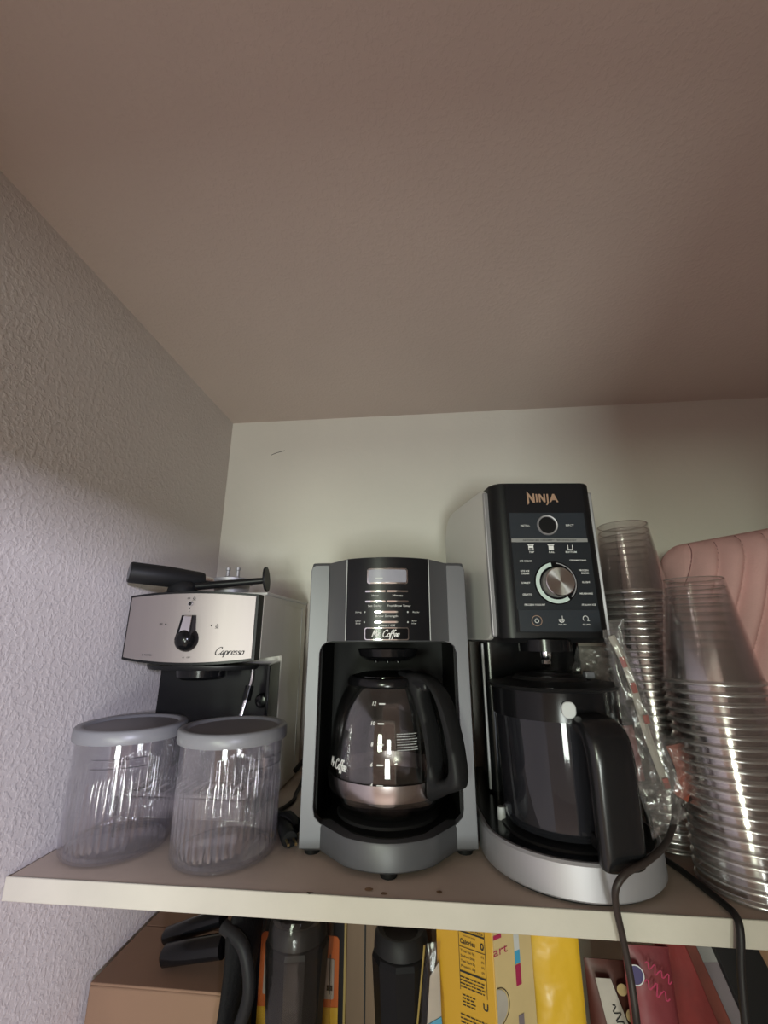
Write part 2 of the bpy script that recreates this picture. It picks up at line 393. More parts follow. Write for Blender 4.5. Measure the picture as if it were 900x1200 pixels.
# black control panel following the bulge
def cpf(u, v, off=.0004):
    x = u; y = headfront(x) - off; e = .0555
    return (x, y, v)
mb = MB()
xs = [-.0545 + .0109 * i for i in range(11)]
mb.loops([[(x, headfront(x) - .0012, z) for x in xs] + [(x, headfront(x) + .002, z) for x in reversed(xs)] for z in (.2435, .3495 )], cap0=True)
pan = mb.build('control_panel', 'panelblack', cm, smooth=30)
for s in (-1, 1):
    MB().tube([(s * .0552, headfront(.0552) - .0008, .2435), (s * .0552, headfront(.0552) - .0008, .349)], .0007, 6).build('seam_trim', 'palegrey', pan)
cf = lambda u, v: cpf(u, v, .0020)
cf2 = lambda u, v, t: (u, headfront(u) - .0012 - t, v)
def patch(x0, x1, z0, z1, r, t0, t1, mb=None, n=16):
    us = [x0 + r * (1 - math.cos(PI / 2 * i / 4)) for i in range(4)] + [x0 + r + (x1 - x0 - 2 * r) * i / n for i in range(n + 1)] + [x1 - r + r * math.sin(PI / 2 * (i + 1) / 4) for i in range(4)]
    L = []
    for u in us:
        d = max(0, (x0 + r) - u, u - (x1 - r)); h = r - math.sqrt(max(0, r * r - d * d)); h = min(h, (z1 - z0) / 2 - .00005)
        L.append([cf2(u, z0 + h, t0), cf2(u, z0 + h, t1), cf2(u, z1 - h, t1), cf2(u, z1 - h, t0)])
    return (mb or MB()).loops(L)
def frame(x0, x1, z0, z1, r, w_, t0, t1):
    mb = MB(); patch(x0, x1, z0, z0 + w_, w_ * .45, t0, t1, mb); patch(x0, x1, z1 - w_, z1, w_ * .45, t0, t1, mb)
    patch(x0, x0 + w_, z0 + w_ * .6, z1 - w_ * .6, w_ * .4, t0, t1, mb, 2); patch(x1 - w_, x1, z0 + w_ * .6, z1 - w_ * .6, w_ * .4, t0, t1, mb, 2); return mb
patch(-.0275, .0265, .3145, .3350, .0035, .0, .0016).build('display_frame', 'chrome', cm, bevel=.0006)
patch(-.0255, .0245, .3165, .3330, .002, .0012, .0022).build('display_screen', 'lcd', cm)
mb = MB(); dashes(mb, -.010, .3215, .012, .0026, lambda u, v: cpf(u, v, .0038)); mb.build('display_digits', 'palegrey', cm)
for (x0, x1, z) in ((-.0295, -.0030, .305), (-.0015, .0265, .305), (-.0295, -.0030, .292), (-.0015, .0265, .292), (-.0175, .0130, .2788), (-.0175, .0130, .2662)):
    q = patch(x0, x1, z - .0012, z + .0012, .0011, 0, .0020).build('button', 'chrome', cm, bevel=.0004)
patch(-.0300, .0268, .2440, .2595, .0028, 0, .0016).build('badge_frame', 'chrome', cm, bevel=.0005)
patch(-.0288, .0256, .2451, .2584, .0022, .0012, .0021).build('badge', 'black', cm)
mb = MB(); script(mb, 'Mr. Coffee', -.002, .2522, .034, .0085, lambda u, v: cpf(u, v, .0042), wt=.062)
mb.build('badge_lettering', 'white', cm, smooth=0)
mb = MB()
for (t, x, z, w_) in (('Hour', -.0165, .2995, .009), ('Minute', .0128, .2995, .0135), ('Set Delay', -.0168, .2864, .018), ('FreshBrew Timer', .0145, .2864, .0300), ('Brew Strength', -.0016, .2735, .0285), ('Select / Off', -.0016, .2618, .0215)):
    text(mb, t, x, z, .0026, cf, width=w_)
for (t, x, z) in (('Strong', -.0385, .2788), ('Delay', -.0385, .2676), ('Brew', -.0385, .2645), ('Regular', .0365, .2788), ('Brew', .0340, .2676), ('Now', .0335, .2645)):
    text(mb, t, x, z, .0022, cf, bold=-.01)
mb.build('panel_lettering', 'white', pan, smooth=0, kind='stuff')
for x, z in ((-.0298, .2788), (-.0302, .2662), (.0256, .2788), (.0256, .2662)):
    MB().lathe([(0, .0030), (.0009, .0026), (.0012, .0)], 12, (x, headfront(x) - .0008, z), ax=(0, -1, 0)).build('indicator_light', 'palegrey', cm)
# base with its bulging front and warming plate
KB = 1.0
def basefront(x):
    a = abs(x)
    if a > .082: return 0
    if a > .050: return -.036 * (.082 - a) / .032
    return -.036 - .016 * (1 - (a / .050) ** 2)
BX = [-.106, -.104, -.098, -.082, -.074, -.066, -.058] + [-.050 + .01 * i for i in range(11)] + [.058, .066, .074, .082, .098, .104, .106]
def bo(ins=0, yoff=0):
    r = []
    for x in BX:
        y = basefront(x)
        if abs(x) > .105: y = .008
        elif abs(x) > .103: y = .002
        r.append((x * (1 - ins), y + yoff))
    return r + [(.106 * (1 - ins), BKY), (-.106 * (1 - ins), BKY)]
lip = lambda x: .0335 + (.0 if abs(x) < .06 else (min(abs(x), .09) - .06) * .06)
mb = MB(); mb.loops([[(x, y, .0055) for x, y in bo(.012, .003)], [(x, y, .008) for x, y in bo()], [(x, y, .0305) for x, y in bo()], [(x, y, .0335) for x, y in bo(.006, .0012)], [(x, y, .0340) for x, y in bo(.05, .004)]])
mb.build('base', 'charcoal', cm, smooth=25)
dp = [(x, y) for x, y in bo(.15, .011)[:-2]]; dp = [(max(-.0875, min(.0875, x)), max(y, -.05)) for x, y in dp] + [(.0875, .139), (-.0875, .139)]
MB().prism(dp, .0335, .0352).build('drip_deck', 'cavity', cm, bevel=.0008)
MB().lathe([(.0, .0385), (.062, .0385), (.0645, .0378), (.066, .0352)], 48, (0, .042, 0)).build('warming_plate', 'blackmat', cm)
for (x, y) in ((-.092, .014), (.092, .014), (0, -.040), (-.09, .18), (.09, .18)):
    MB().lathe([(.009, .0), (.0095, .002), (.009, .008)], 16, (x, y, 0), cap=True).build('foot', 'blackmat', cm)

# glass carafe on the warming plate
CC = cm.matrix_basis @ Vector((0, .042, .0387))
ca = thing('glass_carafe', 'round glass carafe with curved black handle on the drip coffee maker hotplate', 'carafe', CC, 0)
g = [(.0, .0015), (.045, .0005), (.060, .003), (.069, .010), (.0738, .020), (.0758, .030), (.0770, .045), (.0770, .060), (.0755, .080), (.0732, .100), (.0685, .120), (.0605, .138), (.0525, .148), (.0490, .153), (.0490, .157)]
mb = MB().lathe(g, 64).lathe([(r - .0018 if r > .01 else 0, z + .0018) for r, z in g], 64)
bowl = mb.build('glass_bowl', 'glass', ca, smooth=60)
bz = [(.0605, .0035), (.0672, .0100), (.0695, .0145), (.0745, .0255), (.0753, .0255)]
mb = MB().lathe([(.0752, .0262), (.0764, .0300), (.0776, .0380), (.0780, .0450), (.0790, .0448), (.0788, .0380), (.0775, .0298), (.0763, .0260), (.0752, .0262)], 64)
mb.build('metal_band', mat('polished_band', (.50, .46, .46), .22, metal=1), ca)
mb = MB().lathe([(.0, .1635), (.020, .1630), (.036, .1615), (.046, .1590), (.0485, .1555), (.0485, .150), (.0475, .1495), (.0, .1495)], 48)
mb.build('lid', 'cavity', ca)
mb = MB().lathe([(.0530, .1475), (.0555, .1480), (.0560, .1520), (.0540, .1570), (.0500, .1580)], 48)
mb.build('collar', 'black', ca)
HA = math.radians(-43)   # handle direction
hd = Vector((math.cos(HA), math.sin(HA), 0)); hn = Vector((-hd.y, hd.x, 0))
outer = [(.030, .1605), (.052, .1650), (.075, .1620), (.094, .1500), (.108, .132), (.118, .106), (.124, .080), (.1265, .056), (.122, .046), (.104, .038), (.086, .028), (.078, .026), (.078, .044), (.0795, .060), (.0765, .084), (.071, .104), (.063, .122), (.052, .138), (.046, .148), (.034, .155)]
inner = [(.075, .151), (.082, .152), (.088, .148), (.096, .136), (.102, .120), (.108, .100), (.111, .082), (.1115, .066), (.107, .056), (.099, .052), (.093, .052), (.089, .056), (.0875, .060), (.087, .068), (.086, .086), (.083, .102), (.078, .120), (.073, .134), (.071, .142), (.072, .148)]
def hmap(r, z, t): return hd * r + hn * t + Vector((0, 0, z))
mb = MB(); n = 6
O_ = smoothline([(*p, 0) for p in outer + outer[:1]], 4)[:-1]; I_ = smoothline([(*p, 0) for p in inner + inner[:1]], 4)[:-1]
W = .0125
L4 = []
def off(P, c, k): return [(p.x + (c.x - p.x) * k, p.y + (c.y - p.y) * k) for p in P]
def mid(a, b, k): return [(p.x * (1 - k) + q.x * k, p.y * (1 - k) + q.y * k) for p, q in zip(a, b)]
for k, t in ((0, -W * .55), (.18, -W * .92), (.5, -W), (.82, -W * .92), (1, -W * .55), (1, W * .55), (.82, W * .92), (.5, W), (.18, W * .92), (0, W * .55), (0, -W * .55)):
    L4.append([hmap(x, z, t) for x, z in mid(O_, I_, k)])
mb.loops(L4, cap0=False, cap1=False)
mb.build('handle', 'blackmat', ca, smooth=50)
mb = MB(); mb.box(-.014, .012, -.010, .010, .0, .010)
q = MB(); R = Matrix.Rotation(HA, 3, 'Z')
for v in [(x, y, z) for x in (.030, .082) for y in (-.012, .012) for z in (.155, .1675)]: q.v.append(tuple(R @ Vector((v[0], v[1], v[2] - (.012 if v[0] > .05 else 0)))))
q.f = [(0, 1, 3, 2), (4, 6, 7, 5), (0, 4, 5, 1), (2, 3, 7, 6), (0, 2, 6, 4), (1, 5, 7, 3)]; q.m = [0] * 6
q.build('thumb_lever', 'blacksat', ca, bevel=.004)
def prof(z):
    for (a, b), (c, d) in zip(g, g[1:]):
        if b <= z <= d: return a + (c - a) * (z - b) / (d - b)
    return .05
def cwrap(a0):
    def fn(u, v):
        r = prof(v) + .0006; a = a0 + u / r
        return (r * math.cos(a), r * math.sin(a), v)
    return fn
mb = MB(); fn = cwrap(math.radians(-95))
for t, z in (('12', .130), ('10', .109), ('8', .087), ('6', .066), ('4', .045)):
    text(mb, t, -.006, z, .0042, fn, shear=.2, bold=.02); 
    mb.prism(rrect(.0, .008, z - .0008, z + .0008, .0007, 2), 0, .0003, lambda u, v, t_: fn(u, v))
mb.build('level_markings', 'white', bowl, smooth=0)
mb = MB(); script(mb, 'Mr. Coffee', 0, .060, .036, .011, cwrap(math.radians(-138)), wt=.08); mb.build('glass_lettering', 'white', bowl, smooth=0)
mb = MB(); fn = cwrap(math.radians(-67))
for k in range(7): dashes(mb, 0, .098 - .0028 * k, .026, .0011, fn, k)
mb.build('warning_lettering', 'palegrey', bowl, smooth=0)

# ------------------------------------------------------------------ frozen dessert machine
nj = thing('ice_cream_maker', 'tall black and silver frozen dessert machine with round selector dial', 'ice cream maker', (.1695, .5965, 0), .09)
def fp(n=6):
    pts = [(-.0765, .028), (-.0745, .014), (-.0690, .0055), (-.062, .0012), (-.055, 0), (.055, 0), (.061, .0012), (.066, .0055), (.0700, .014), (.0715, .028)]
    return pts + [(.110, .19), (.098, .215), (-.098, .215), (-.110, .19)]
cx = lambda pts, k, dy=0: [(x * k, y + dy) for x, y in pts]
F0 = fp()
def topcut(y): return -max(0, (y - .10)) * .10
mb = MB(); mb.loops([[(x * .93, y + .006, .2405) for x, y in F0], [(x, y, .2465) for x, y in F0], [(x, y + .0006, .4580 + topcut(y)) for x, y in F0], [(x * .99, y + .0025, .4603 + topcut(y)) for x, y in F0], [(x * .95, y + .008, .4612 + topcut(y)) for x, y in F0]])
mb.build('head', 'blacksat', nj, smooth=30)
for s in (-1, 1):
    A = Vector((-.0770 if s < 0 else .0720, .022, 0)); B = Vector((s * .1125, .192, 0)); d = (B - A); ln = d.length; d.normalize(); nn = Vector((d.y * s, -d.x * s, 0))
    if nn.x * s < 0: nn = -nn
    pts = rrect(0, ln, .2435, .4585, (.045, .012, .022, .012), 8)
    fn = lambda u, v, t: A + d * u + nn * t + Vector((0, 0, v))
    MB().prism(pts, -.004, .004, fn).build('side_panel', 'silverside', nj, smooth=30, bevel=.002, seg=3)
    # bright front lip of the side panel
    pts2 = rrect(-.0035, .0025, .2480, .4520, .0028, 4)
    MB().prism(pts2, -.0045, .0050, fn).build('side_panel_lip', 'alu', nj, smooth=30, bevel=.001)
pf = lambda u, v, t=0: (u, -.0006 - t, v)
mb = MB().prism([(-.0548, .2535), (.0552, .2535), (.0552, .4590), (-.0548, .4590)], -.002, .0008, lambda u, v, t: (u, -t, v)); mb.build('control_panel', 'panelblack', nj)
P = lambda px, z0, px1, z1, m, nm, t0=.0006, t1=.0014: MB().prism([(px, z0), (px1, z0), (px1, z1), (px, z1)], t0, t1, lambda u, v, t: (u, -t, v)).build(nm, m, nj)
P(-.0520, .3790, .0525, .4150, 'panelblue', 'upper_panel'); P(-.0515, .3732, .0530, .3783, 'greyprint', 'silver_bar'); P(-.0500, .2545, .0555, .2822, 'panelblue', 'button_panel'); 
P(-.0515, .2826, .0550, .3728, mat('deep_slate_panel', (.014, .017, .022), .33), 'dial_panel')
# brand letters
mb = MB(); s_ = 1
def poly(pts, ox, oz, k): mb.prism([(ox + x * k, oz + z * k) for x, z in pts], .0012, .0018, lambda u, v, t: (u, -t, v))
k = .0135; ox = -.0245; oz = .4300
for pts in ([(0, -.25), (.18, -.05), (.18, .68), (.58, .0), (.78, 0), (.78, 1.0), (.6, 1.0), (.6, .42), (.2, 1.0), (0, 1.25)],): poly(pts, ox, oz, k)
poly([(.92, .05), (1.08, .05), (1.08, .95), (.92, .95)], ox, oz, k)
poly([(1.22, .05), (1.38, .05), (1.38, .62), (1.72, .05), (1.90, .05), (1.90, .95), (1.74, .95), (1.74, .42), (1.40, .95), (1.22, .95)], ox, oz, k)
poly([(2.06, .95), (2.06, -.05), (1.93, -.22), (2.05, -.28), (2.22, -.05), (2.22, .95)], ox, oz, k)
poly([(2.30, .05), (2.68, .95), (2.86, .95), (3.24, .05), (3.06, .05), (2.96, .28), (2.60, .28), (2.48, .05)], ox, oz, k)
o = mb.build('brand_lettering', 'copper', nj, smooth=0)
# drive window ring
cy_ = lambda r0, r1, x, z, t: None
MB().lathe([(.0118, .0012), (.0122, .0030), (.0138, .0034), (.0146, .0012)], 40, (0, -.0, .3972), ax=(0, -1, 0)).build('release_button_ring', 'alu', nj)
MB().lathe([(0, .0022), (.0114, .0020), (.0120, .0010)], 40, (0, 0, .3972), ax=(0, -1, 0)).build('release_button', 'blacksat', nj)
pp = lambda u, v: (u, -.0018, v)
mb = MB()
text(mb, 'INSTALL', -.0310, .3965, .0024, pp, width=.0125); text(mb, 'EJECT', .0308, .3969, .0024, pp, width=.011)
for t, x in (('TOP', -.0256), ('FULL', .0018), ('BOTTOM', .0282)): text(mb, t, x, .3590, .0026, pp, bold=.01)
for t, x, z in (('ICE CREAM', -.0345, .3467), ('LITE ICE', -.0370, .3332), ('CREAM', -.0370, .3297), ('SORBET', -.0372, .3173), ('GELATO', -.0367, .3020), ('FROZEN YOGURT', -.0280, .2885),
                ('CREAMICCINO', .0360, .3476), ('FROZEN', .0420, .3340), ('DRINK', .0435, .3302), ('SLUSHI', .0432, .3182), ('MILKSHAKE', .0415, .3031), ('ITALIAN ICE', .0430, .2885)):
    text(mb, t, x, z, .0023, pp, wscale=1.05, bold=.012)
text(mb, 'MIX-IN', .0052, .2632, .0021, pp, wscale=1.05); text(mb, 'RE-SPIN', .0370, .2632, .0021, pp, wscale=1.05)
for x, q in ((-.0259, 1), (.0017, 2), (.0278, 0)):   # little tub icons
    rectflat(mb, x - .0034, x - .0026, .3628, .3690, pp); rectflat(mb, x + .0026, x + .0034, .3628, .3690, pp); rectflat(mb, x - .0034, x + .0034, .3620, .3630, pp)
    if q == 1: rectflat(mb, x - .0026, x + .0026, .3650, .3680, pp)
    if q == 2: rectflat(mb, x - .0026, x + .0026, .3630, .3680, pp)
    if q: rectflat(mb, x - .0046, x + .0046, .3688, .3698, pp)
ringflat(mb, -.0273, .2682, .0022, .0029, pp, 20, 120, 420); rectflat(mb, -.0276, -.0270, .2690, .2718, pp)
ringflat(mb, .0050, .2695, .0030, .0037, pp, 16, 180, 360); rectflat(mb, .0013, .0087, .2694, .2702, pp)
for i in range(3): rectflat(mb, .0030 + i * .0016, .0036 + i * .0016, .2670, .2694, pp)
rectflat(mb, .0060, .0067, .2700, .2745, pp)
ringflat(mb, .0365, .2710, .0030, .0037, pp, 20, -50, 230); rectflat(mb, .0385, .0415, .2680, .2687, pp)
mb.build('panel_lettering', 'white', nj, smooth=0, kind='stuff')
mb = MB(); ringflat(mb, -.0273, .2682, .0062, .0068, pp); mb.build('power_button_ring', 'copper', nj, smooth=0)
mb = MB(); text(mb, 'ADVANCED CREAMIFY TECHNOLOGY', .0008, .3757, .0021, pp, width=.074, bold=.01); mb.build('bar_lettering', 'darkprint', nj, smooth=0)
# dial
DC = (.0030, 0, .3175)
MB().lathe([(.0195, .0010), (.0205, .0022), (.0285, .0022), (.0290, .0010)], 56, DC, ax=(0, -1, 0)).build('dial_seat', 'black', nj)
mb = MB(); df = lambda u, v: (u, -.0032, v)
ringflat(mb, DC[0], DC[2], .0222, .0272, df, 40, 100, 305); mb.build('dial_ring_light', 'ringlight', nj, smooth=0)
mb = MB(); ringflat(mb, DC[0], DC[2], .0255, .0268, df, 30, -45, 85); mb.build('dial_ring_edge', 'alu', nj, smooth=0)
MB().lathe([(.0192, .001), (.0195, .012), (.0185, .0175)], 56, DC, ax=(0, -1, 0)).build('dial_body', 'steel', nj)
dialm = mat('spun_metal', (.75, .74, .73), .25, metal=1)
nt = dialm.node_tree; p_ = nt.nodes['Principled BSDF']; p_.inputs['Anisotropic'].default_value = .85
tg = nt.nodes.new('ShaderNodeTangent'); tg.direction_type = 'RADIAL'; tg.axis = 'Y'; nt.links.new(tg.outputs[0], p_.inputs['Tangent'])
mb = MB().lathe([(0, .0182), (.010, .0182), (.0178, .0182), (.0188, .0172)], 56, ax=(0, -1, 0))
dialface = mb.build('dial_face', dialm, nj); dialface.location = DC
# column and base
MB().prism(rrect(-.078, .078, .115, .225, .016), .036, .2405).build('column', 'black', nj, smooth=30)
MB().box(-.0785, -.0745, .1115, .1150, .04, .238).build('column_edge', 'alu', nj, bevel=.001)
def dring(r, y0=.0135, back=.235, n=36):
    xc = -.012; r -= .0065; p = [(xc - r, back)] + [(xc - r * math.cos(PI * i / n), y0 - r * math.sin(PI * i / n)) for i in range(n + 1)] + [(xc + r, back)]
    return p
mb = MB(); mb.loops([[(x, y, .0035) for x, y in dring(.1035)], [(x, y, .0055) for x, y in dring(.1055)], [(x, y, .0335) for x, y in dring(.1050)], [(x, y, .0362) for x, y in dring(.1030)], [(x, y, .0362) for x, y in dring(.1000)]])
mb.build('base_ring', 'alu', nj, smooth=30)
MB().prism(dring(.1000), .0340, .0368).build('base_deck', 'black', nj, bevel=.0006)
MB().prism(dring(.0985), 0, .0040).build('base_foot', 'blackmat', nj)
MB().lathe([(.0, .0395), (.066, .0395), (.072, .0385), (.074, .0365)], 48, (-.014, .006, 0)).build('bowl_platform', 'blacksat', nj)
for x, y in ((-.085, .0), (-.074, .012)): MB().lathe([(.0, .050), (.004, .050), (.0048, .047), (.0048, .036)], 16, (x, y + .02, 0)).build('lift_pin', 'palegrey', nj)
# spindle between head and lid
MB().lathe([(.034, .2300), (.034, .2445)], 40, (-.012, .022, 0), cap=True).build('spindle_housing', 'black', nj)
MB().lathe([(0, .2105), (.0045, .2105), (.0062, .214), (.0050, .219), (.0068, .223), (.0068, .228), (.0180, .2295), (.0200, .2315)], 28, (-.012, .022, 0)).build('spindle', 'chrome', nj)

# outer bowl with lid and handle
BC = nj.matrix_basis @ Vector((-.014, .006, .0397))
ob = thing('blending_bowl', 'smoked clear bowl with black lid and handle under the frozen dessert machine head', 'bowl', BC, .09)
prof_b = [(.0, .001), (.060, .001), (.067, .004), (.0685, .012), (.0700, .060), (.0718, .125), (.0722, .132)]
MB().lathe(prof_b, 64).build('bowl', 'smoked', ob, smooth=60)
MB().lathe([(0, .004), (.050, .004), (.054, .010), (.0565, .100), (.0580, .118)], 48).build('inner_tub', mat('inner_grey_tub', (.035, .035, .042), .5, spec=.2), ob, smooth=50)
MB().lathe([(.0722, .118), (.0748, .1185), (.0755, .150), (.0765, .153)], 64).build('lid_skirt', 'black', ob, smooth=40)
MB().lathe([(.0, .1650), (.026, .1650), (.030, .1625), (.043, .1620), (.048, .1575), (.058, .1570), (.064, .1535), (.0780, .1530), (.0790, .1510), (.0765, .1485), (.074, .1480)], 64).build('lid', 'blacksat', ob, smooth=30)
MB().box(.030, .042, -.034, -.024, .160, .168).build('lid_tab', 'greyplastic', ob, bevel=.0015)
H2 = math.radians(-76) - .09; hd2 = Vector((math.cos(H2), math.sin(H2), 0)); hn2 = Vector((-hd2.y, hd2.x, 0))
path = [(.072, .118, .020, .010), (.084, .1175, .022, .011), (.0955, .111, .0235, .012), (.1015, .095, .0240, .0115), (.1025, .070, .0240, .0105), (.1015, .035, .0235, .010), (.1000, .006, .0230, .010), (.0985, -.0020, .0215, .0085)]
SP = smoothline([(a, b, c) for a, b, c, d_ in path], 5); TH = smoothline([(d_, 0, 0) for a, b, c, d_ in path], 5)
L5 = []
for i, pnt in enumerate(SP):
    tg_ = (SP[min(i + 1, len(SP) - 1)] - SP[max(i - 1, 0)]); tz = Vector((tg_.x, tg_.y)).normalized(); nrm = Vector((tz.y, -tz.x))
    c0 = hd2 * pnt.x + Vector((0, 0, pnt.y)); nv = hd2 * nrm.x + Vector((0, 0, nrm.y)); w_, t_ = pnt.z, TH[i].x
    L5.append([c0 + hn2 * (w_ * (abs(math.cos(a)) ** .55) * (1 if math.cos(a) >= 0 else -1)) - nv * (t_ * (abs(math.sin(a)) ** .7) * (1 if math.sin(a) >= 0 else -1)) for a in [2 * PI * k / 20 for k in range(20)]])
MB().loops(L5).build('handle', mat('handle_gloss_plastic', (.008, .008, .009), .24, spec=.45), ob, smooth=60)
c1 = hd2 * .0745
q = MB()
for (r, z) in ((.070, .1), ): pass
MB().loops([[hd2 * r + hn2 * (w_ * s) + Vector((0, 0, z + dz)) for s, dz in ((-1, -h_), (1, -h_), (1, h_), (-1, h_))] for r, z, w_, h_ in ((.069, .010, .012, .006), (.082, .008, .012, .006), (.098, .006, .014, .006))]).build('handle_bridge', 'blacksat', ob, bevel=.002)
H3 = H2 - .30
e = Vector((math.cos(H3), math.sin(H3), 0)); en = Vector((-e.y, e.x, 0))
MB().prism(rrect(-.0075, .0075, -.0085, .0085, .0065), .0752, .0785, lambda u, v, t: e * t + en * u + Vector((0, 0, .132 + v))).build('release_tab', 'palegrey', ob, bevel=.001)

# ------------------------------------------------------------------ espresso machine
es = thing('espresso_machine', 'small silver espresso machine with curved steel front and black knob', 'espresso machine', (-.3475, .625, 0), 0)
X0, X1 = -.1045, .0990
def pfront(x): return -.014 * (1 - (x / .104) ** 2)
def pz(x, top): return (.3085 + .0045 * (1 - (x / .1) ** 2)) if top else (.2155 - .0065 * (1 - (x / .1) ** 2))
xs = [X0 + (X1 - X0) * i / 16 for i in range(17)]
def plate(ins, y0, y1, m, nm, **k):
    X = [a * (1 - ins / .1) for a in xs]
    lo = [(a, pz(a, 0) + ins) for a in X]; hi = [(a, pz(a, 1) - ins) for a in reversed(X)]
    mb = MB(); pts = lo + hi
    L = [[(a, pfront(a) + y0, b) for a, b in pts], [(a, pfront(a) + y1, b) for a, b in pts]]
    mb.loops(L, cap0=False, cap1=False); n = len(X)
    for Lk in L:
        top = list(reversed(Lk[n:])); bot = Lk[:n]
        mb.loops([bot, top], closed=False, cap0=False, cap1=False)
    return mb.build(nm, m, es, smooth=30, **k)
plate(0, 0, .020, 'blacksat', 'head_trim')
plate(.0035, -.0016, .002, 'steel', 'front_panel')
MB().box(X0 + .004, X1 - .003, .012, .118, .2165, .309).build('head', 'machineside', es)
MB().box(X0 + .002, X1 - .0012, .118, .262, .004, .3125).build('housing', 'machineside', es, bevel=.003)
MB().box(X1 - .0012, X1 + .0004, .118, .254, .012, .300).build('side_panel', 'machineside', es, bevel=.001)
MB().box(X1 - .0010, X1 + .0012, .225, .228, .012, .302).build('side_seam', 'silverside', es)
MB().box(X1 - .0035, X1 + .0005, .0195, .1175, .217, .3095).build('head_side_panel', 'machineside', es)
mb = MB().prism([(.070, .2045), (.1178, .2075), (.1178, .03), (.070, .03)], X1 - .006, X1 - .0008, lambda u, v, t: (t, u, v)); mb.build('black_cheek', 'black', es, bevel=.001)
MB().box(X0 + .006, X1 - .008, .095, .117, .03, .204).build('recess_wall', 'blacksat', es)
MB().lathe([(.0, .186), (.030, .186), (.036, .190), (.038, .206)], 40, (0, .045, 0)).build('brew_head', 'black', es)
MB().lathe([(.085, .2005), (.088, .2045), (.088, .207)], 40, (0, .045, 0), fn=lambda v: Vector((v.x, v.y * .52, v.z)), cap=True).build('head_underside', 'blacksat', es)
MB().box(X0 + .002, X1 - .001, .030, .117, .004, .030).build('base', 'blackmat', es, bevel=.003)
MB().prism(rrect(X0 + .012, X1 - .012, .0065, .030, .003), .0255, .031, lambda u, v, t: (u, t, v)).build('drip_tray_front', 'steel', es, bevel=.001)
dt = MB().box(X0 + .01, X1 - .01, .032, .092, .030, .034).build('drip_tray', 'steel', es, bevel=.001)
for i in range(9):
    MB().box(X0 + .02 + i * .0185, X0 + .032 + i * .0185, .038, .088, .0341, .0347).build('tray_slot', 'darkprint', dt)
MB().box(X0 + .002, X1 + .0008, .03, .262, .3098, .3150).build('warming_tray', 'silverside', es, bevel=.0015)
MB().tube(smoothline([(.076, .055, .206), (.077, .052, .185), (.074, .046, .160), (.070, .040, .135), (.066, .034, .110)]), .0036, 14).build('steam_wand', 'chrome', es)
MB().tube([(.0755, .0495, .176), (.0735, .0455, .156)], .0065, 14).build('wand_sleeve', 'black', es)
MB().lathe([(.0, .012), (.008, .011), (.011, .006), (.011, 0)], 20, (.081, .094, .150), ax=(0, -1, 0)).build('steam_fitting', 'black', es)
ef = lambda u, v: (u, pfront(u) - .0022, v)
kx, kz = .0030, .2440
MB().lathe([(0, .0185), (.006, .0178), (.011, .0150), (.0150, .0095), (.0168, .003), (.0168, 0)], 40, (kx, pfront(kx), kz), ax=(0, -1, 0)).build('knob', 'black', es)
MB().loops([[(kx + a, pfront(kx) - b, z) for a, b in ((-.0095 * k_, .0016), (.0095 * k_, .0016), (.0085 * k_, h_), (-.0085 * k_, h_))] for z, k_, h_ in ((.244, 1.1, .015), (.262, .95, .011), (.2775, .85, .008))]).build('knob_pointer', 'chrome', es, bevel=.0015)
for s in (-1, 1): MB().loops([[(kx + s * a, pfront(kx) - b, z) for a, b in ((.0078 * k_, .0014), (.0112 * k_, .0014), (.0104 * k_, h_ + .0004), (.0078 * k_, h_ + .0004))] for z, k_, h_ in ((.244, 1.1, .015), (.262, .95, .011), (.2778, .85, .008))]).build('pointer_edge', 'black', es)
ix = .0020
MB().lathe([(.0030, .001), (.0034, .0028), (.0028, .0028)], 20, (ix, pfront(ix) - .0012, .2945), ax=(0, -1, 0)).build('indicator_bezel', 'chrome', es)
MB().lathe([(0, .0030), (.0028, .0022), (.0028, .001)], 16, (ix, pfront(ix) - .0012, .2945), ax=(0, -1, 0)).build('indicator_light', 'blacksat', es)
mb = MB()
script(mb, 'Capresso', .0665, .2285, .0400, .0105, ef, shear=.3, wt=.045)
text(mb, 'POWER', -.056, .2225, .0022, ef, width=.012); text(mb, 'OFF', .008, .2195, .0022, ef)
for (x, z, r) in ((-.0335, .2655, .0011), (.0365, .2635, .0011), (.0010, .2880, .0012), (.0010, .2835, .0008), (.0005, .2195, .0010), (-.0655, .2228, .0009)): ringflat(mb, x, z, 0, r, ef, 12)
for (x, z) in ((.0065, .3025), (.0445, .2625)):     # cup icons
    ringflat(mb, x, z, .0014, .0021, ef, 12, 180, 360); rectflat(mb, x - .0021, x + .0021, z - .0002, z + .0004, ef); rectflat(mb, x - .0028, x + .0028, z - .0030, z - .0026, ef); rectflat(mb, x - .0003, x + .0003, z + .001, z + .003, ef)
for k in range(3): rectflat(mb, -.0435 + k * .0018, -.0428 + k * .0018, .2640, .2672, ef); rectflat(mb, -.0005 - k * .0016, -.0000 - k * .0016, .3010, .3036, ef)
mb.build('panel_lettering', 'darkprint', es, smooth=0, kind='stuff')

